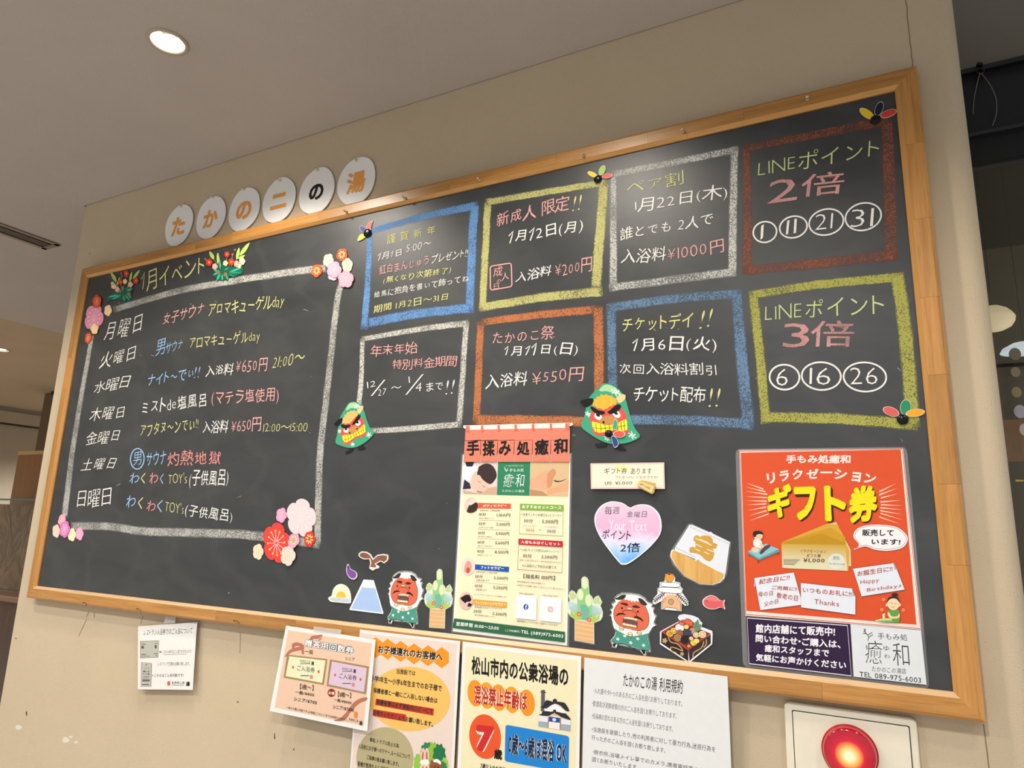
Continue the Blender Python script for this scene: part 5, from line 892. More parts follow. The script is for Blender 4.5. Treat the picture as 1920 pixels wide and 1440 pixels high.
k.ln('sprig', [smooth([(850, 765), (865, 800), (880, 840)], 3, False), [(862, 800), (850, 805)], [(872, 812), (905, 790)], [(878, 830), (908, 812)]], 7, tw)
# left column
view(840, 920, 8)
k.p('round_photo', ell(355, 222, 104, 122, 0.05, 36), 'd8c2b8'); k.p('photo_detail', smooth([(300, 270), (340, 200), (440, 180), (455, 250), (420, 310), (350, 335), (290, 320)], 3), '3b2a26'); k.p('photo_detail', smooth([(310, 170), (360, 130), (400, 110), (440, 150), (380, 200), (330, 220)], 3), 'ead0c0')
k.p('heading_band', [(460, 184), (950, 196), (945, 272), (458, 264)], 'e2593a'); k.tx('ボディセラピー', (525, 250), (888, 246), (528, 208), 'f6ede6', 0.02)
k.tx('血液を流して疲労回復', (480, 308), (785, 312), (482, 284), INK)
def row(y, a, b_, c_, dx=0, line=True):
    k.tx(a, (470 + dx, y + 28), (575 + dx, y + 30), (474 + dx, y - 22), INK, 0.004); k.tx(b_, (735 + dx, y + 40), (935 + dx, y + 48), (740 + dx, y - 12), INK, 0.004); k.tx(c_, (472 + dx, y + 70), (690 + dx, y + 76), (474 + dx, y + 48), '4a463c')
    if line: k.ln('rule', [[(452 + dx, y + 88), (935 + dx, y + 106)]], 3, '5a5546')
row(352, '10分', '1,100円', 'お試し部分コース'); row(490, '20分', '2,000円', '上半身 または 下半身', -8); row(628, '30分', '3,000円', '頭から足まで（背面のみ）', -16); row(768, '60分', '5,600円', '全身コース（50分+10分）', -22); row(906, '90分', '8,500円', '全身念入りコース', -28, False)
k.p('round_photo', ell(310, 1135, 104, 130, 0.05, 36), 'e6d2cc'); k.p('photo_detail', smooth([(250, 1190), (260, 1120), (300, 1050), (350, 1080), (365, 1160), (330, 1240), (270, 1230)], 3), 'd99a86'); k.p('photo_detail', smooth([(280, 1190), (300, 1150), (335, 1170), (320, 1230), (290, 1230)], 3), 'b3583c')
k.p('heading_band', [(414, 1104), (922, 1142), (917, 1220), (412, 1182)], '1c55a8'); k.tx('フットセラピー', (495, 1172), (842, 1190), (500, 1128), 'f2f0ee', 0.02); k.tx('足裏を刺激して代謝を促進', (430, 1228), (745, 1246), (432, 1206), INK)
view(840, 1060, 8)
k.tx('20分', (410, 188), (525, 192), (414, 138), INK, 0.004); k.tx('2,200円', (690, 210), (900, 226), (694, 160), INK, 0.004); k.tx('足裏・足首 まで', (430, 232), (625, 242), (432, 206), '4a463c'); k.ln('rule', [[(408, 246), (895, 292)]], 3, '5a5546')
k.tx('30分', (405, 328), (520, 334), (410, 280), INK, 0.004); k.tx('3,200円', (682, 354), (890, 372), (688, 304), INK, 0.004); k.tx('足裏・膝 まで', (422, 374), (590, 386), (424, 348), '4a463c'); k.tx('※フットセラピーには、クリームを使用します', (398, 442), (888, 486), (400, 420), INK)
k.p('round_photo', ell(278, 530, 102, 130, 0.05, 36), 'dcb6aa'); k.p('photo_detail', [(190, 490), (270, 440), (330, 440), (360, 510), (340, 545), (290, 545), (270, 570), (220, 530)], '211a1c'); k.p('photo_detail', [(320, 560), (375, 585), (340, 620), (295, 615)], '211a1c')
k.p('heading_band', [(385, 506), (890, 550), (886, 634), (382, 586)], 'eda03a'); k.tx('フェイス&ヘッドセラピー', (412, 575), (868, 608), (416, 534), 'fbf2dc', 0.015); k.tx('頭、顔、首をもみほぐしてリラックス', (408, 636), (818, 668), (410, 608), INK)
k.tx('20分', (388, 706), (510, 716), (394, 658), INK, 0.004); k.tx('2,200円', (670, 744), (880, 766), (676, 694), INK, 0.004); k.tx('眼の奥重視 頭スッキリ!', (408, 752), (715, 784), (410, 730), '4a463c')
# right column
view(840, 920, 8)
k.ln('green_box', [[(1090, 200), (1735, 220), (1727, 682), (1076, 645)]], 8, '6e9c3c', True); k.p('heading_band', [(1090, 196), (1738, 218), (1735, 304), (1086, 282)], '7fab43'); k.tx('おすすめセットコース', (1118, 266), (1705, 284), (1122, 216), 'f6f6e6', 0.02)
k.tx('〜全身スッキリ!お得なセットコース〜', (1098, 372), (1712, 394), (1100, 334), INK); k.tx('50分', (1142, 474), (1278, 480), (1148, 420), INK, 0.004); k.tx('5,000円', (1415, 492), (1652, 500), (1420, 432), INK, 0.004)
k.tx('ボディセラピー', (1135, 540), (1352, 546), (1138, 512), 'c26a4a'); k.tx('30分', (1172, 608), (1305, 618), (1176, 562), 'c26a4a', 0.004); k.tx('+', (1368, 602), (1408, 604), (1368, 570), INK); k.tx('フットセラピー', (1452, 556), (1668, 566), (1454, 528), '3a4a80'); k.tx('20分', (1488, 628), (1625, 636), (1492, 578), '2c3a78', 0.004)
k.ln('red_box', [[(1068, 724), (1728, 760), (1716, 1232), (1052, 1180)]], 8, 'a8503c', True); k.p('heading_band', [(1068, 720), (1728, 758), (1724, 846), (1064, 806)], 'bc2a35'); k.tx('入浴もみほぐしセット', (1098, 790), (1690, 828), (1102, 742), 'f6e8e4', 0.02)
k.tx('〜入浴とセットでお得なもみほぐしコース〜', (1088, 900), (1700, 932), (1090, 862), INK); k.tx('30分', (1128, 1000), (1262, 1008), (1132, 944), INK, 0.004); k.tx('3,500円', (1405, 1018), (1642, 1032), (1410, 962), INK, 0.004); k.tx('通常：入浴650円+ボディ30分3,000円→3,700円', (1082, 1050), (1690, 1092), (1084, 1026), INK); k.tx('※入浴前のご予約が必要です', (1120, 1140), (1635, 1174), (1122, 1096), INK)
k.tx('【指名料 100円】', (1138, 1312), (1610, 1344), (1142, 1246), INK, 0.01)
view(840, 1060, 8)
k.tx('※表示価格は全て税込み価格です。', (1040, 252), (1475, 288), (1042, 228), INK); k.tx('※当店では治療にあたりません。ご了承ください。', (1040, 306), (1750, 372), (1042, 282), INK)
k.tx('（Facebook）', (1075, 434), (1298, 448), (1077, 400), INK); k.tx('（Instagram）', (1430, 464), (1660, 480), (1432, 430), INK)
k.p('blank_label', [(1035, 432), (1342, 462), (1330, 818), (1022, 790)], 'f1f0ec'); k.p('blank_label', [(1395, 462), (1712, 492), (1700, 858), (1380, 826)], 'f1f0ec')
k.p('round_logo', ell(1178, 622, 38, 44), '2a55a0'); k.tx('f', (1170, 655), (1190, 657), (1172, 592), 'f4f4f4', 0.06); k.ln('ring_logo', [rr([(1513, 622), (1580, 628), (1578, 698), (1511, 690)], 0.35)], 9, 'cf5040', True); k.ln('ring_logo', [ell(1545, 660, 16, 18)], 7, 'b8407c', True)
k.tx('最新情報は、こちらのSNSでお届けしております!', (1045, 846), (1655, 914), (1047, 816), INK)
k.p('footer', [(105, 793), (1765, 995), (1760, 1152), (76, 936)], '2f6244'); k.tx('営業時間 10:00〜23:00', (132, 902), (770, 972), (138, 842), 'f1f4ee', 0.012); k.tx('（ご予約優先）', (868, 990), (1092, 1008), (870, 956), 'f1f4ee'); k.tx('TEL (089)975-6003', (1102, 1030), (1735, 1100), (1108, 968), 'f4f6f0', 0.012)

view(840, 780, 8)
k = Sheet('salmon red paper shop curtain with bold black characters above the price poster', 'sign', 'shop_curtain', (1050, 400), lift=0.0030, th=0.0006)
poly('pole', [(240, 145), (1878, 104), (1880, 140), (1840, 155), (1765, 182), (345, 210), (262, 192), (242, 178)], BOARD, 0.0030, P('efe6dc', 0.5), k.t, th=0.0009)
k.card([(272, 212), (1838, 180), (1838, 358), (264, 378)], 'dd8069', 'curtain_top', 0.15)
ed = [(264, 242), (505, 492), (755, 745), (1008, 990), (1278, 1270), (1552, 1544), (1838, 1838)]
def xl(i, y): a, b_ = ed[i]; return a + (b_ - a) * (y - 370) / 320
for i in range(6): poly('curtain_panel', [(xl(i, 370) + (3 if i else 0), 366 if i else 372), (xl(i + 1, 360) - 3, 360), (xl(i + 1, 690) - 6, 690), (xl(i, 690) + (6 if i else 0), 690)], BOARD, 0.0030, P('dd8069', 0.45, 0.15), k.t, th=0.0006)
for i, (x, w_) in enumerate(((308, 56), (525, 34), (772, 34), (1027, 38), (1289, 40), (1556, 34), (1800, 62))): y = 152 - (x - 308) * 0.026; poly('strap', [(x - w_ / 2, y), (x + w_ / 2, y - 2), (x + w_ / 2, y + 88), (x - w_ / 2, y + 90)], BOARD, 0.0040, P('d9735f', 0.5), k.t, th=0.0005)
k.k = 2
for ch, a, b_, c_ in (('手', (290, 600), (480, 596), (292, 372)), ('揉', (528, 605), (712, 604), (532, 370)), ('み', (768, 600), (952, 592), (775, 380)), ('処', (1040, 592), (1232, 590), (1048, 382)), ('癒', (1310, 588), (1520, 584), (1312, 352)), ('和', (1592, 578), (1802, 560), (1598, 350))): k.tx(ch, a, b_, c_, '1c1918', 0.036)

# ------------------------------------------------------------------ the orange gift voucher poster
view(1370, 840, 4.8)
k = Sheet('laminated orange gift voucher poster with yellow title and purple notice', 'poster', 'gift_voucher_poster', (950, 1000), lift=0.0009, th=0.0004)
view(0, 0, 1)
poly('laminate', rr([(1379, 842), (1700, 838), (1743, 1292), (1393, 1250)], 0.03), BOARD, 0.0004, film(), k.t, th=0.0004)
view(1370, 840, 4.8)
k.card([(78, 22), (1552, 6), (1716, 1634), (132, 1508)], 'eddbd2', 'sheet', 0.25)
k.ln('red_line', [[(84, 30), (1545, 12), (1708, 1624), (136, 1496)]], 9, 'c65a44', True)
OR = 'd4512a'
k.p('orange_print', [(92, 42), (1530, 16), (1672, 1590), (142, 1465)], OR)
for x, y, q in ((0, 0, 0),): k.m('burst_rays', [[(130 + a, b_), (345 + c_, d - 4), (345 + c_, d + 8)] for a, b_, c_, d in ((0, 312, -50, 368), (0, 350, -30, 392), (0, 388, -15, 416), (5, 436, -20, 446), (8, 474, -20, 476), (10, 512, -25, 500), (20, 562, -25, 530), (30, 610, -20, 562), (40, 655, -5, 592))] + [[(1490 + a, b_), (1335 - c_, d - 4), (1340 - c_, d + 8)] for a, b_, c_, d in ((0, 318, 0, 392), (10, 362, 0, 420), (15, 412, -15, 448), (50, 470, -10, 484), (58, 520, -15, 508), (58, 556, -10, 536), (60, 600, -10, 562), (62, 648, -10, 586), (50, 690, 0, 618))], 'efcdb8')
k.tx('手もみ処癒和', (498, 138), (1078, 140), (502, 62), 'ecdcd6', 0.035)
for ch, a, b_, c_ in (('リ', (335, 325), (408, 312), (322, 232)), ('ラ', (445, 305), (530, 292), (438, 212)), ('ク', (558, 285), (650, 280), (556, 195)), ('ゼ', (680, 278), (790, 276), (682, 190)), ('ー', (808, 262), (915, 262), (808, 180)), ('シ', (930, 278), (1045, 284), (936, 190)), ('ョ', (1085, 300), (1165, 308), (1098, 215)), ('ン', (1195, 310), (1300, 322), (1212, 228))): k.tx(ch, a, b_, c_, 'ecdcd6', 0.035)
for col, w_, dx, dy in (('3a1c10', 0.075, 10, 12), ('f0d818', 0.05, 0, 0)):
    for ch, a, b_, c_ in (('ギ', (330, 640), (545, 618), (335, 345)), ('フ', (575, 650), (775, 648), (568, 350)), ('ト', (850, 660), (1045, 660), (838, 340)), ('券', (1062, 680), (1320, 650), (1065, 355))): k.tx(ch, (a[0] + dx, a[1] + dy), (b_[0] + dx, b_[1] + dy), (c_[0] + dx, c_[1] + dy), col, w_)
# voucher fan
for i, (pts, col) in enumerate((([(850, 690), (950, 668), (1080, 915), (1085, 1065), (1060, 1060)], 'd2c49a'), ([(455, 850), (870, 680), (965, 690), (1070, 930), (1060, 1105), (510, 1085)], 'cfa03a'), ([(455, 850), (900, 715), (1030, 800), (1040, 860)], 'c79428'), ([(455, 850), (820, 770), (1035, 850), (1030, 880), (460, 880)], 'b98a20'))): k.p('voucher', pts, col)
vm, ns, ln, b = newmat('voucher_print'); b.inputs['Roughness'].default_value = 0.5
tc = N(ns, 'ShaderNodeTexCoord'); sp = N(ns, 'ShaderNodeSeparateXYZ'); mr = N(ns, 'ShaderNodeMapRange'); mr.inputs['From Min'].default_value = -0.025; mr.inputs['From Max'].default_value = 0.025; cr = N(ns, 'ShaderNodeValToRGB'); cr.color_ramp.elements[0].color = rgb('d3cca8'); cr.color_ramp.elements[0].position = 0.3; cr.color_ramp.elements[1].color = rgb('c39a34')
ln.new(tc.outputs['Object'], sp.inputs[0]); ln.new(sp.outputs['Z'], mr.inputs['Value']); ln.new(mr.outputs[0], cr.inputs[0]); ln.new(cr.outputs[0], b.inputs['Base Color'])
poly('voucher', [(458, 862), (1032, 872), (1052, 1106), (466, 1078)], BOARD, k.up(), vm, k.t)
k.tx('リラクゼーション', (628, 942), (860, 946), (630, 912), '5a3c1c', 0.01); k.tx('ギフト券', (682, 986), (812, 988), (684, 952), '5a3c1c', 0.02); k.tx('¥1,000', (654, 1032), (845, 1036), (656, 992), '5a3c1c', 0.02); k.p('voucher_seal', ell(950, 1020, 76, 70), 'd6d8c8'); k.tx('癒和', (922, 1008), (978, 1010), (922, 970), '55606a'); k.tx('TEL 089-975-6003', (882, 1048), (1026, 1054), (882, 1034), '3c3a30')
k.m('fine_print', [[(475, 1000 + 11 * i), (475 + 150 - 12 * i, 1004 + 11 * i), (475 + 150 - 12 * i, 1008 + 11 * i), (475, 1004 + 11 * i)] for i in range(5)], '4a4236')
# speech bubble
k.p('speech_bubble', smooth([(1105, 915), (1155, 870), (1105, 800), (1135, 730), (1230, 695), (1370, 692), (1500, 715), (1580, 780), (1590, 840), (1540, 900), (1420, 925), (1300, 915), (1210, 885)], 4), 'e9e6e8'); k.ln('bubble_outline', [smooth([(1120, 905), (1165, 868), (1118, 800), (1145, 738), (1235, 705), (1370, 702), (1495, 725), (1568, 785), (1576, 838), (1530, 888), (1420, 912), (1300, 902), (1210, 872)], 4)], 3, '3a2a28', True)
k.tx('販売して', (1182, 792), (1465, 794), (1186, 732), '1e1a1c', 0.03); k.tx('います!', (1265, 868), (1525, 872), (1270, 818), '1e1a1c', 0.03)
# notes
def note(q, fold):
    k.p('paper_note', q, 'dcdfe8'); k.ln('note_outline', [q], 3, '4a2a3a', True); k.p('note_fold', fold, 'a8a6b8')
note([(215, 1168), (570, 1118), (650, 1410), (268, 1460)], [(215, 1168), (228, 1245), (210, 1250)]); note([(632, 1212), (1092, 1262), (1125, 1335), (1122, 1500), (634, 1435)], [(1092, 1262), (1122, 1334), (1098, 1330)]); note([(1100, 1085), (1465, 1034), (1500, 1100), (1566, 1275), (1178, 1336)], [(1465, 1034), (1502, 1098), (1475, 1095)])
RB = 'a8442c'
k.tx('記念日に!!', (255, 1228), (528, 1186), (262, 1180), RB, 0.014); k.tx('ご両親に!!', (370, 1272), (598, 1288), (374, 1236), RB, 0.012); k.tx('母の日', (248, 1340), (380, 1326), (250, 1298), RB, 0.01); k.tx('敬老の日', (412, 1348), (602, 1378), (418, 1298), RB, 0.012); k.tx('父の日', (302, 1428), (430, 1396), (300, 1388), RB, 0.01)
k.tx('いつものお礼に!!', (650, 1298), (1088, 1340), (652, 1250), RB, 0.014); k.tx('Thanks', (752, 1402), (975, 1426), (754, 1358), RB, 0.0)
k.tx('お誕生日に!!', (1140, 1156), (1455, 1108), (1140, 1108), RB, 0.014); k.tx('Happy', (1168, 1236), (1335, 1216), (1168, 1188), RB); k.tx('Birthday♪', (1226, 1302), (1535, 1262), (1226, 1262), RB)
# therapist by the treatment table
k.p('table_leg', [(162, 950), (170, 950), (176, 975), (168, 975)], '5a4a42'); k.p('table_leg', [(246, 1000), (256, 1000), (256, 1034), (248, 1034)], '5a4a42'); k.p('table_leg', [(424, 930), (434, 930), (434, 960), (428, 960)], '5a4a42')
k.p('table_side', [(158, 930), (255, 985), (435, 918), (438, 935), (256, 1010), (160, 950)], '5c98a2'); k.p('table_top', [(158, 928), (320, 860), (438, 912), (255, 992)], '86bcc4')
k.p('customer_trousers', smooth([(262, 940), (300, 890), (345, 870), (362, 885), (320, 920), (280, 955)], 3), '5b3a44'); k.p('customer_head', ell(222, 915, 34, 24, 0.3), 'e8c3a4'); k.p('customer_hair', smooth([(208, 890), (235, 868), (265, 880), (262, 905), (230, 895)], 3), 'a09a8c')
k.p('shirt', smooth([(208, 830), (240, 818), (275, 830), (290, 890), (262, 900), (212, 880)], 3), 'e6e3e0'); k.p('arm', smooth([(262, 850), (285, 860), (300, 892), (275, 900)], 3), 'e8bf9c'); k.p('head', ell(250, 793, 40, 33), 'edc7a6'); k.p('hair', smooth([(208, 800), (204, 760), (232, 746), (280, 752), (294, 778), (262, 775), (236, 782), (226, 800)], 3), '2c2224'); k.m('eye', [ell(242, 795, 3, 4, 0, 8), ell(266, 797, 3, 4, 0, 8)], '2c2224'); k.ln('smile', [[(246, 808), (254, 812), (262, 809)]], 2.5, '9a4a3a')
view(1370, 1030, 4.8)
k.p('plants', smooth([(1300, 645), (1340, 625), (1430, 618), (1500, 628), (1508, 650), (1420, 655)], 3), 'c7cf8c'); k.p('leaf_strip', [(1310, 640), (1500, 640), (1505, 656), (1400, 658)], '6aa05a')
k.p('candle', [(1365, 582), (1388, 572), (1388, 622), (1368, 618)], 'f0dcb4'); k.p('dress', smooth([(1415, 548), (1465, 540), (1512, 545), (1520, 590), (1515, 652), (1460, 650), (1440, 600), (1415, 580)], 3), '5f9a44'); k.p('arm', smooth([(1412, 568), (1428, 570), (1448, 600), (1500, 600), (1512, 575), (1522, 585), (1512, 615), (1450, 622), (1418, 600)], 3), 'ecc9a0')
k.p('head', ell(1465, 488, 56, 58), 'efcfa8'); k.p('ear', ell(1404, 500, 10, 14), 'efcfa8'); k.p('ear', ell(1522, 500, 10, 14), 'efcfa8'); k.p('hair', smooth([(1408, 478), (1420, 435), (1465, 420), (1508, 438), (1520, 480), (1495, 448), (1460, 440), (1428, 452)], 3), '35282a'); k.p('hair_bun', ell(1478, 408, 30, 16), '35282a')
k.ln('eyes', [smooth([(1440, 488), (1448, 480), (1456, 490)], 3, False), smooth([(1474, 492), (1482, 484), (1490, 494)], 3, False), smooth([(1450, 514), (1462, 522), (1474, 516)], 3, False)], 3.5, '6a3c2c')
for x, y in ((1376, 450), (1360, 542), (1552, 545)): k.ln('sparkle_flower', [[(x + 14 * (0.75 + 0.25 * math.cos(5 * a)) * math.cos(a), y + 15 * (0.75 + 0.25 * math.cos(5 * a)) * math.sin(a)) for a in (2 * math.pi * i / 20 for i in range(20))]], 4, 'f2b894', True)
# purple notice and white shop card below
q = [(144, 604), (1078, 672), (1092, 1142), (160, 1034)]
k.p('purple_notice', q, '2f1c3c'); k.ln('white_line', [[(152, 616), (1052, 684), (1086, 1136), (168, 1026)]], 8, 'e6dfe6', True)
tw = 'ece6ec'
k.tx('館内店舗にて販売中!', (226, 748), (940, 782), (228, 668), tw, 0.03); k.tx('問い合わせ・ご購入は、', (226, 832), (990, 890), (228, 762), tw, 0.03); k.tx('癒和スタッフまで', (306, 920), (885, 968), (310, 852), tw, 0.03); k.tx('気軽にお声かけください', (228, 1002), (1040, 1078), (230, 934), tw, 0.03)
k.p('shop_card', [(1078, 672), (1712, 726), (1762, 1216), (1108, 1142)], 'd9dbde')
k.tx('手もみ処', (1325, 805), (1592, 822), (1322, 748), INK, 0.002); k.ln('sprig', [smooth([(1200, 712), (1215, 750), (1240, 780), (1235, 820)], 4, False), [(1215, 745), (1196, 735)], [(1235, 770), (1275, 745)], [(1228, 760), (1190, 752)], [(1245, 790), (1280, 765)], [(1212, 730), (1212, 712)]], 6, INK)
k.tx('癒', (1212, 1020), (1362, 1030), (1215, 815), INK, -0.012); k.tx('ゆ', (1375, 908), (1425, 914), (1375, 862), INK); k.tx('わ', (1382, 975), (1432, 982), (1382, 938), INK); k.tx('和', (1465, 1040), (1612, 1052), (1450, 838), INK, -0.012); k.tx('たかのこの湯店', (1272, 1096), (1578, 1120), (1272, 1048), '3c4448', -0.002); k.tx('TEL 089-975-6003', (1160, 1142), (1714, 1200), (1158, 1096), '1c1c20', 0.002)
# ------------------------------------------------------------------ notices taped below the board
# small white notice
view(240, 1140, 8.47)
S = hang(-0.012, ZB - 0.05, -0.020, ZB - 0.30)
k = Sheet('small white notice with two pictured tickets taped under the frame at left', 'notice', 'ticket_notice', (620, 760), surf=S, lift=0, th=0.0006)
tape = newmat('tape'); tape[3].inputs['Base Color'].default_value = (0.75, 0.73, 0.68, 1); tape[3].inputs['Alpha'].default_value = 0.35; tape[3].inputs['Roughness'].default_value = 0.3; tape = tape[0]
poly('tape', [(602, 128), (765, 142), (752, 240), (575, 245)], S, 0.0012, tape, k.t, th=0.0003)
k.card([(163, 290), (1105, 225), (1085, 420), (1030, 1300), (158, 1290)], 'e4e2dd', 'sheet', 0.2)
G = '4a4844'
k.tx('レストラン入浴券でのご入浴について', (250, 440), (1020, 405), (262, 345), '3a3836', 0.004)
k.p('ticket_picture', [(198, 530), (492, 518), (480, 782), (198, 795)], 'b5b5aa'); k.ln('ticket_edge', [[(198, 530), (492, 518), (480, 782), (198, 795)]], 8, '4c4840', True); k.m('ticket_print', [rect(215, 600, 255, 645), rect(428, 590, 460, 640), rect(212, 568, 288, 578), rect(430, 560, 470, 570), rect(212, 730, 290, 742), rect(415, 720, 468, 732), rect(210, 760, 350, 768), rect(440, 750, 470, 760)], '5a584e')
k.tx('←', (498, 718), (545, 716), (500, 678), '1a1a1a', 0.03); k.tx('こちらの券ではご入浴できませんので、', (556, 726), (1018, 712), (560, 672), G); k.ln('red_underline', [[(570, 742), (930, 730)]], 5, 'a03a3a')
k.tx('レストランで交換をお願い致します。', (475, 918), (985, 914), (478, 858), G)
k.p('ticket_picture', [(212, 858), (384, 878), (372, 1250), (206, 1250)], '8d8a84'); k.p('ticket_face', [(222, 862), (372, 886), (362, 1244), (214, 1246)], 'b8b4ac'); k.m('ticket_print', [rect(285, 885, 305, 915)], 'b06a4a'); k.tx('たかのこ湯', (255, 968), (340, 970), (256, 942), '3a3836'); k.tx('無料ご入浴', (245, 1020), (345, 1022), (246, 992), '1c1c1c', 0.03); k.tx('サービス券', (240, 1062), (345, 1064), (241, 1034), '1c1c1c', 0.03); k.m('ticket_print', [rect(245, 1088, 340, 1098), rect(232, 1125, 345, 1135), rect(232, 1145, 350, 1165), rect(228, 1208, 340, 1222)], '4c4a48')
k.tx('←こちらはご入浴可能です!', (382, 1095), (882, 1092), (384, 1046), G, 0.004); k.p('seal', rr([(628, 1165), (676, 1160), (676, 1230), (628, 1232)], 0.3), 'c9653c'); k.tx('たかのこの', (698, 1205), (900, 1205), (700, 1165), '1e1e1e', 0.02); k.tx('湯', (920, 1240), (985, 1240), (925, 1170), '1e1e1e', 0.04); k.m('small_print', [rect(698, 1222, 900, 1228)], '5a5856')

# peach voucher sheet
view(480, 1140, 4.8)
S = hang(-0.040, ZB - 0.02, -0.036, ZB - 0.42)
k = Sheet('peach coupon ticket sheet tilted in front of the frame and the orange notice', 'poster', 'coupon_poster', (600, 620), surf=S, lift=0, th=0.0006)
poly('tape', [(520, 165), (770, 195), (765, 235), (518, 212)], Surf((0, -0.0415, 0), (0, -1, 0)), 0, tape, k.t, th=0.0003)
k.card([(272, 158), (1078, 285), (1002, 1110), (124, 926)], 'e5e4e0', 'sheet', 0.2); k.p('peach_print', [(290, 198), (1046, 318), (970, 1062), (170, 896)], 'e2bfa6')
RBn = 'b0705c'
k.p('ribbon', smooth([(258, 440), (300, 380), (360, 355), (430, 345), (430, 375), (380, 385), (320, 400), (285, 430)], 3), RBn); k.p('ribbon', smooth([(330, 370), (325, 325), (370, 308), (430, 330), (425, 355), (380, 340), (350, 350), (350, 372)], 3), RBn); k.p('ribbon', [(410, 370), (432, 375), (436, 415), (415, 418)], RBn); k.p('ribbon', smooth([(480, 290), (500, 255), (545, 245), (600, 240), (570, 275), (520, 280), (500, 300)], 3), RBn); k.p('ribbon', [(570, 262), (602, 240), (590, 285), (560, 300)], 'c08a74')
k.p('ribbon', smooth([(700, 1010), (760, 990), (820, 930), (880, 850), (950, 810), (1000, 805), (998, 830), (930, 860), (860, 930), (810, 1000), (750, 1020)], 3), RBn)
for col, w_ in (('20201e', 0.085), ('f4f2ee', 0.02)): k.tx('贈答用回数券', (440 - (3 if w_ > 0.05 else 0), 342 + (3 if w_ > 0.05 else 0)), (880 + (3 if w_ > 0.05 else 0), 418 + (3 if w_ > 0.05 else 0)), (446 - (3 if w_ > 0.05 else 0), 278 - (3 if w_ > 0.05 else 0)), col, w_)
k.tx('一般', (440, 410), (515, 420), (442, 368), INK, 0.01); k.tx('シニア', (805, 468), (888, 478), (808, 438), INK, 0.01)
for q, q2, col, dx, dy in (([(282, 418), (645, 460), (612, 692), (250, 626)], [(302, 434), (628, 472), (597, 674), (268, 612)], 'dfe0bc', 0, 0), ([(668, 462), (1018, 526), (992, 774), (638, 700)], [(686, 480), (1000, 540), (974, 756), (655, 686)], 'd4bcd0', 378, 70)):
    k.p('ticket_border', q, '9c8258'); k.p('ticket_face', q2, col); k.ln('ticket_pattern', [smooth([(q2[0][0] + 20, q2[0][1] + 40), (q2[0][0] + 60, q2[0][1] + 20), (q2[0][0] + 110, q2[0][1] + 50)], 3, False), smooth([(q2[2][0] - 100, q2[2][1] - 70), (q2[2][0] - 60, q2[2][1] - 50), (q2[2][0] - 30, q2[2][1] - 90)], 3, False)], 2, 'c4b898')
    k.tx('たかのこの', (400 + dx, 488 + dy), (488 + dx, 500 + dy), (402 + dx, 462 + dy), INK, 0.02); k.tx('湯', (496 + dx, 514 + dy), (524 + dx, 518 + dy), (498 + dx, 478 + dy), INK, 0.03); k.m('small_print', [rect(402 + dx, 498 + dy, 490 + dx, 503 + dy), rect(402 + dx, 604 + dy, 480 + dx, 612 + dy)], '5a5648'); k.tx('ご入浴券', (372 + dx, 560 + dy), (530 + dx, 584 + dy), (375 + dx, 514 + dy), INK, 0.004)
    k.m('seal', [rr(rect(486 + dx, 602 + dy, 514 + dx, 636 + dy), 0.2)], 'd08a7a'); k.m('blossom_mark', [ell(336 + dx, 532 + dy, 8, 14), ell(566 + dx, 572 + dy, 10, 14)], 'c9653c')
k.tx('【1枚〜】', (398, 730), (520, 744), (400, 680), INK, 0.014); k.tx('一般/¥800', (355, 770), (524, 798), (358, 738), INK, 0.014); k.tx('シニア/¥700', (342, 832), (548, 868), (346, 800), INK, 0.014)
k.p('bargain_badge', ell(682, 762, 34, 36), '8c2a20'); k.tx('お得', (656, 776), (708, 784), (658, 746), 'f4e4da', 0.02); k.tx('【11枚〜】', (740, 798), (858, 812), (742, 748), INK, 0.014); k.tx('一般/¥8000', (705, 838), (860, 868), (708, 808), INK, 0.014); k.tx('シニア/¥7000', (695, 902), (882, 936), (698, 868), INK, 0.014)
k.tx('一枚から購入可能です。お気軽にフロントまでお声掛けください。', (275, 902), (832, 1020), (277, 880), INK, 0.004); k.p('seal', rr([(888, 930), (918, 935), (914, 988), (884, 982)], 0.3), 'd9843c'); k.tx('たかのこの', (840, 1010), (922, 1028), (842, 986), INK, 0.02); k.tx('湯', (930, 1050), (960, 1056), (932, 1012), INK, 0.03)

# orange child notice
view(660, 1200, 6)
S = hang(-0.0362, ZB - 0.02, -0.016, ZB - 0.45)
k = Sheet('pale pink notice with orange hexagon title for guests with children', 'poster', 'children_notice', (650, 800), surf=S, lift=0, th=0.0006)
k.card([(92, -118), (1218, 12), (1130, 1820), (-40, 1720)], 'e6e4e0', 'sheet', 0.2); k.p('pink_print', [(95, -80), (1185, 40), (1100, 1790), (-20, 1700)], 'e2d0c4')
hx = lambda x, y, rx=92, ry=118: [(x + rx * math.cos(math.pi / 2 + math.pi / 3 * i), y + ry * math.sin(math.pi / 2 + math.pi / 3 * i)) for i in range(6)]
for x, y in ((268, 85), (405, 103), (548, 127), (700, 155), (857, 176), (1012, 198)): k.p('orange_hexagon', hx(x, y), 'e89224')
for col, w_, d in (('f4efe6', 0.05, 5), ('1e1b18', 0.035, 0)): k.tx('お子様連れのお客様へ', (295 + d, 145 + d), (1020 + d, 240 + d), (300 + d, 55 + d), col, w_)
k.p('orange_oval', ell(650, 662, 458, 362, 0.06, 48), 'ecbb63')
k.tx('当施設では', (502, 378), (715, 404), (505, 318), INK, 0.024); k.tx('小学1年生〜小学6年生までのお子様で', (212, 462), (1012, 582), (215, 392), INK, 0.03); k.tx('保護者様と一緒にご入浴しない場合は', (242, 592), (962, 714), (246, 532), INK, 0.03)
k.p('red_highlight', [(272, 658), (924, 772), (918, 850), (264, 730)], 'b93428'); k.p('red_highlight', [(242, 776), (612, 838), (606, 918), (236, 852)], 'b93428')
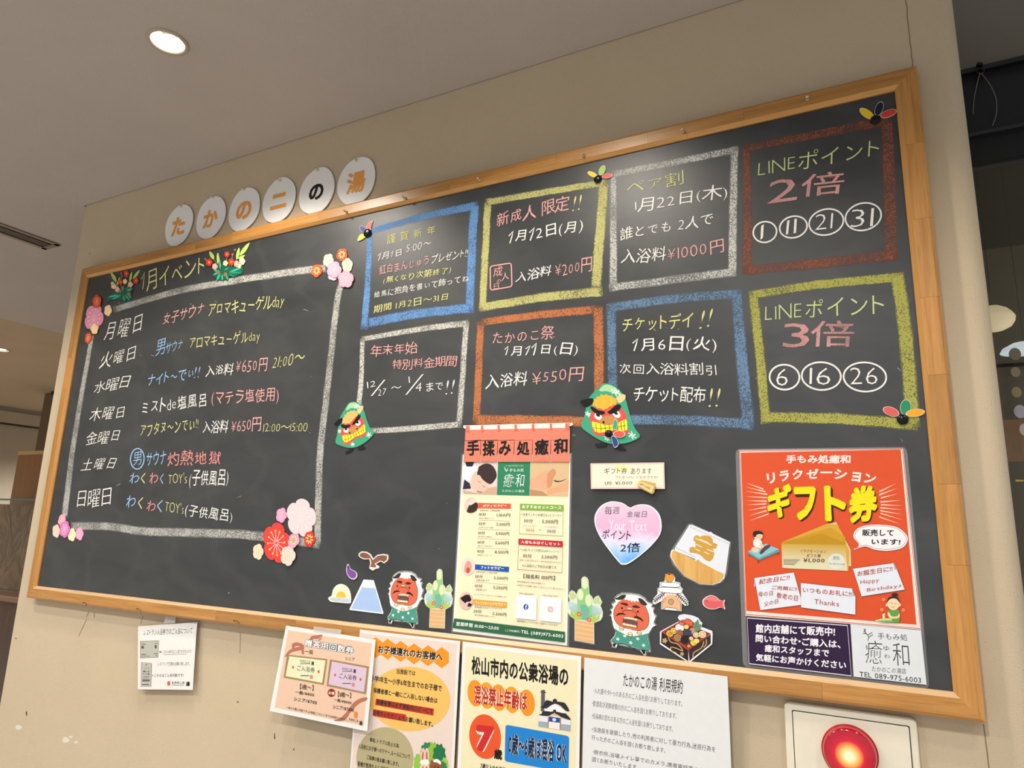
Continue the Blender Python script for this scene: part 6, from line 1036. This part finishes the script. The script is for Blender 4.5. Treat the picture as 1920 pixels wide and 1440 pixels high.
k.tx('保護者様は必ず施設内ロビーにて', (276, 722), (912, 836), (280, 662), INK, 0.03); k.tx('お待ちいただくようお願い致します。', (240, 842), (912, 980), (244, 782), INK, 0.03)
k.p('olive_oval', ell(372, 1330, 320, 350, 0.1, 48), 'b2a67e'); k.tx('事故、トラブル防止の為', (202, 1142), (528, 1216), (205, 1092), INK, 0.022); k.tx('入浴前にお子様へのマナー、ルールについて', (72, 1216), (655, 1342), (76, 1162), INK, 0.022); k.tx('ご指導の程お願い致します。', (168, 1340), (530, 1424), (172, 1290), INK, 0.022); k.tx('皆様が気持ちよくご利用いただけるよう', (66, 1415), (640, 1540), (70, 1358), INK, 0.022)
blob = lambda cx, cy, rx, ry, n=9, d=0.1, m_=60: [(cx + rx * (1 + d * math.sin(n * a)) * math.cos(a), cy + ry * (1 + d * math.sin(n * a)) * math.sin(a)) for a in (2 * math.pi * i / m_ for i in range(m_))]
k.p('tree_print', blob(850, 1240, 70, 90), '2f7d4c'); k.p('tree_print', blob(745, 1390, 45, 110), '8ac048'); k.p('tree_print', blob(915, 1290, 60, 140), '8cb83e'); k.p('tree_print', blob(985, 1290, 70, 120), '237046'); k.p('tree_print', blob(1045, 1400, 38, 80), '9cc050'); k.p('tree_print', blob(1010, 1420, 60, 60), '2f7d4c')
k.p('rabbit_ear', ell(800, 1300, 26, 88, 0.08), 'e6c0b0'); k.p('rabbit_ear', ell(845, 1300, 26, 88, 0.02), 'e6c0b0'); k.m('ear_inner', [ell(800, 1305, 10, 55, 0.08), ell(845, 1305, 10, 55)], 'b8685c'); k.p('rabbit_head', ell(822, 1450, 58, 70), 'e9c4b4'); k.m('eye', [ell(802, 1428, 6, 9, 0, 10), ell(845, 1432, 6, 9, 0, 10)], '30201c'); k.p('towel', smooth([(772, 1360), (820, 1340), (862, 1350), (870, 1395), (820, 1400), (775, 1392)], 3), 'eeeae6')
k.p('bear_head', ell(945, 1430, 72, 70), '8c5238'); k.p('bear_ear', ell(905, 1368, 20, 20), '8c5238'); k.p('bear_ear', ell(1000, 1385, 18, 18), '8c5238'); k.m('eye', [ell(935, 1425, 6, 9, 0, 10), ell(975, 1432, 6, 9, 0, 10)], '20120c'); k.p('towel', smooth([(920, 1350), (960, 1335), (1002, 1365), (1000, 1400), (960, 1375), (925, 1372)], 3), 'eeeae6')

# cream bathing age notice
view(860, 1200, 6)
k = Sheet('cream bath age notice with a big red seven and blue panel', 'poster', 'age_notice', (700, 800), surf=S, lift=0, th=0.0006)
k.card([(48, 16), (1380, 182), (1350, 1850), (-25, 1700)], 'e9e8e4', 'sheet', 0.2); k.p('cream_print', [(82, 70), (1345, 232), (1315, 1820), (12, 1680)], 'e9dfb9')
k.tx('松山市内の公衆浴場の', (145, 388), (1235, 528), (150, 176), '1a1815', 0.035)
for i, (x, y) in enumerate(((190, 598), (318, 624), (452, 648), (600, 672), (770, 706))): k.p('orange_dot', ell(x, y, 88, 150, -0.1, 32), ('e8912a', 'eb9c22')[i % 2])
for col, w_ in (('f3dfc8', 0.08), ('b02e22', 0.03)): k.tx('混浴禁止年齢は', (172, 712), (768, 800), (178, 502), col, w_)
k.p('red_disc', ell(300, 1086, 178, 252, -0.12, 48), 'e0562a')
for col, w_ in (('f6ebdc', 0.12), ('c92a2c', 0.06)): k.tx('7', (188, 1246), (392, 1272), (200, 950), col, w_)
k.tx('歳', (398, 1335), (490, 1350), (402, 1218), '1a1815', 0.045); k.tx('7歳以上のお子様は', (246, 1448), (560, 1510), (250, 1378), '1a1815', 0.02)
k.p('blue_panel', rr([(530, 950), (1245, 1080), (1238, 1490), (520, 1362)], 0.06), '1f80cc')
for col, w_ in (('dfe8ee', 0.07), ('17233c', 0.035)): k.tx('0歳〜6歳は混浴 OK', (560, 1285), (1212, 1400), (570, 1040), col, w_)
k.p('chimney', [(932, 560), (972, 560), (970, 800), (926, 800)], '5d5960'); k.p('chimney_cap', [(922, 578), (985, 584), (985, 594), (922, 588)], '3a3840')
k.p('gable', [(965, 770), (1082, 705), (1200, 800), (1200, 830), (968, 810)], 'ece9ec'); k.p('roof', smooth([(918, 755), (950, 740), (985, 675), (1050, 690), (1090, 690), (1180, 700), (1215, 730), (1250, 800), (1200, 790), (1150, 740), (1085, 715), (1020, 750), (985, 770)], 2), '2b2c33'); k.p('roof_knob', ell(1085, 680, 24, 20), '2b2c33')
k.p('house_wall', [(900, 845), (1265, 900), (1258, 1025), (900, 970)], 'e0dfe6'); k.p('stone_base', [(900, 910), (1262, 955), (1258, 1025), (900, 970)], '9aa6b8'); k.p('doorway', [(1010, 860), (1150, 880), (1142, 1008), (1005, 985)], 'ece4dc'); k.m('door_post', [[(1008, 858), (1022, 860), (1014, 988), (1000, 984)], [(1140, 876), (1156, 880), (1152, 1010), (1138, 1006)]], 'a8835c'); k.p('door_curtain', [(1022, 858), (1142, 876), (1138, 930), (1018, 914)], '24479a'); k.tx('ゆ', (1058, 915), (1100, 920), (1060, 872), 'eef2f6', 0.04)
k.p('roof', smooth([(898, 838), (935, 830), (955, 795), (1040, 805), (1082, 800), (1170, 820), (1212, 830), (1268, 898), (1215, 885), (1150, 862), (1080, 820), (1020, 850), (960, 850)], 2), '2b2c33'); k.p('roof_knob', ell(1082, 796, 18, 16), '2b2c33'); k.p('gable_trim', smooth([(1060, 835), (1082, 815), (1108, 842), (1085, 835)], 2), 'c9a06a')

# white rules sheet
view(1080, 1200, 6)
k = Sheet('large white sheet of house rules in black print left of the alarm', 'notice', 'rules_notice', (900, 900), surf=S, lift=0, th=0.0006)
k.card([(95, 195), (1705, 410), (1770, 2000), (65, 1760)], 'e0e0e0', 'sheet', 0.15)
k.tx('たかのこの湯 利用規約', (530, 525), (1198, 610), (538, 372), INK, 0.01)
for s, a, b_, c_ in (('・入れ墨やタトゥのある方のご入浴を固くお断りしております。', (198, 598), (1195, 752), (202, 534)), ('・飲酒及び泥酔状態の方のご入浴を固くお断りしております。', (182, 742), (1132, 890), (186, 678)), ('・伝染病の恐れのある方のご入浴を固くお断りしております。', (180, 882), (1090, 1034), (184, 818)),
                     ('・当施設を破損したり、他の利用者に対して暴力行為、迷惑行為を', (180, 1030), (1568, 1262), (184, 972)), ('行った方のご入浴を固くお断り致します。', (175, 1122), (1005, 1272), (180, 1066)), ('・脱衣所、浴場、トイレ等でのカメラ、携帯電話等の使用を', (190, 1282), (1560, 1518), (194, 1230)), ('固くお断りいたします。', (182, 1366), (700, 1462), (187, 1312))): k.tx(s, a, b_, c_, INK, -0.002)

# ------------------------------------------------------------------ fire alarm
view(1440, 1280, 4.571)
t = thing('fire_alarm', 'cream square alarm plate with glowing red lamp under the board', 'alarm', (2.569, -0.012, ZB - 0.165))
cream = P('e0d8c4', 0.35)
def rounded(name, x0, x1, z0, z1, y0, y1, r, mat, par, bev=0.003):
    V = []; F = []; n = 0
    def ringpts(ins, y): 
        out = []
        for cx, cz, a0 in ((x1 - r, z1 - r, 0), (x0 + r, z1 - r, 90), (x0 + r, z0 + r, 180), (x1 - r, z0 + r, 270)):
            for j in range(7): a = math.radians(a0 + 15 * j); out.append((cx + (r - ins) * math.cos(a), y, cz + (r - ins) * math.sin(a)))
        return out
    rings = [ringpts(0, y0), ringpts(0, y1 + bev), ringpts(bev * 0.3, y1 + bev * 0.3), ringpts(bev, y1)]; m = 28
    for g in rings: V += g
    for k_ in range(3): F += [(k_ * m + i, k_ * m + (i + 1) % m, (k_ + 1) * m + (i + 1) % m, (k_ + 1) * m + i) for i in range(m)]
    F += [tuple(range(3 * m, 4 * m)), tuple(reversed(range(m)))]
    return mesh(name, V, F, mat, par)
rounded('frame_plate', 2.461, 2.677, ZB - 0.270, ZB - 0.0535, -0.0005, -0.013, 0.010, cream, t)
rounded('groove', 2.4745, 2.6655, ZB - 0.256, ZB - 0.0665, -0.0128, -0.0133, 0.003, P('141210', 0.6), t, 0.0003)
rounded('inner_panel', 2.4760, 2.6640, ZB - 0.2545, ZB - 0.0680, -0.0130, -0.0150, 0.003, cream, t, 0.001)
lc = (2.5680, ZB - 0.1235); LR = 0.86
def turned(name, prof, mat, par, n=48, sm=True):
    V = []; F = []
    for r, d in prof: V += [(lc[0] + r * LR * math.cos(2 * math.pi * i / n), -d, lc[1] + r * LR * math.sin(2 * math.pi * i / n)) for i in range(n)]
    for k_ in range(len(prof) - 1): F += [(k_ * n + i, k_ * n + (i + 1) % n, (k_ + 1) * n + (i + 1) % n, (k_ + 1) * n + i) for i in range(n)]
    return mesh(name, V, F, mat, par, smooth=sm)
turned('lamp_collar', [(0.0535, 0.0150), (0.0535, 0.0175), (0.050, 0.019)], P('a8141c', 0.3), t)
lens, ns, ln, b = newmat('red_lens'); b.inputs['Roughness'].default_value = 0.12; b.inputs['Coat Weight'].default_value = 0.6; b.inputs['Base Color'].default_value = (0.16, 0.0, 0.008, 1)
tc = N(ns, 'ShaderNodeTexCoord'); vl = N(ns, 'ShaderNodeVectorMath', operation='DISTANCE'); vl.inputs[1].default_value = (lc[0] - 2.569, -0.03, lc[1] - (ZB - 0.165)); cr = N(ns, 'ShaderNodeValToRGB'); mr = N(ns, 'ShaderNodeMapRange'); mr.inputs['From Max'].default_value = 0.06
e = cr.color_ramp.elements; e[0].position = 0.08; e[0].color = (1, 0.9, 0.5, 1); e[1].position = 0.80; e[1].color = (0.42, 0.0, 0.012, 1); x = e.new(0.26); x.color = (1.0, 0.52, 0.10, 1); x = e.new(0.40); x.color = (0.9, 0.0, 0.02, 1)
st = N(ns, 'ShaderNodeMapRange'); st.inputs['From Max'].default_value = 0.03; st.inputs['To Min'].default_value = 2.0; st.inputs['To Max'].default_value = 0.8
ln.new(tc.outputs['Object'], vl.inputs[0]); ln.new(vl.outputs['Value'], mr.inputs['Value']); ln.new(mr.outputs[0], cr.inputs[0]); ln.new(cr.outputs[0], b.inputs['Emission Color']); ln.new(vl.outputs['Value'], st.inputs['Value']); sn = N(ns, 'ShaderNodeMath', operation='MULTIPLY'); sn.inputs[1].default_value = 2 * math.pi / 0.0019; s2 = N(ns, 'ShaderNodeMath', operation='SINE'); s3 = N(ns, 'ShaderNodeMapRange'); s3.inputs['From Min'].default_value = -1.0; s3.inputs['To Min'].default_value = 0.62; s3.inputs['To Max'].default_value = 1.1; s4 = N(ns, 'ShaderNodeMath', operation='MULTIPLY')
ln.new(vl.outputs['Value'], sn.inputs[0]); ln.new(sn.outputs[0], s2.inputs[0]); ln.new(s2.outputs[0], s3.inputs['Value']); ln.new(s3.outputs[0], s4.inputs[0]); ln.new(st.outputs[0], s4.inputs[1]); ln.new(s4.outputs[0], b.inputs['Emission Strength'])
prof = [(0.0505, 0.016), (0.0510, 0.022), (0.0480, 0.031)]; 
for i in range(13):
    r = 0.0455 * (1 - i / 13); h = 0.033 + 0.010 * (1 - (r / 0.0455) ** 2)
    prof += [(r, h), (r - 0.0012, h - 0.0006)]
prof += [(0.0005, 0.0435)]
turned('red_lens', prof, lens, t, 64)
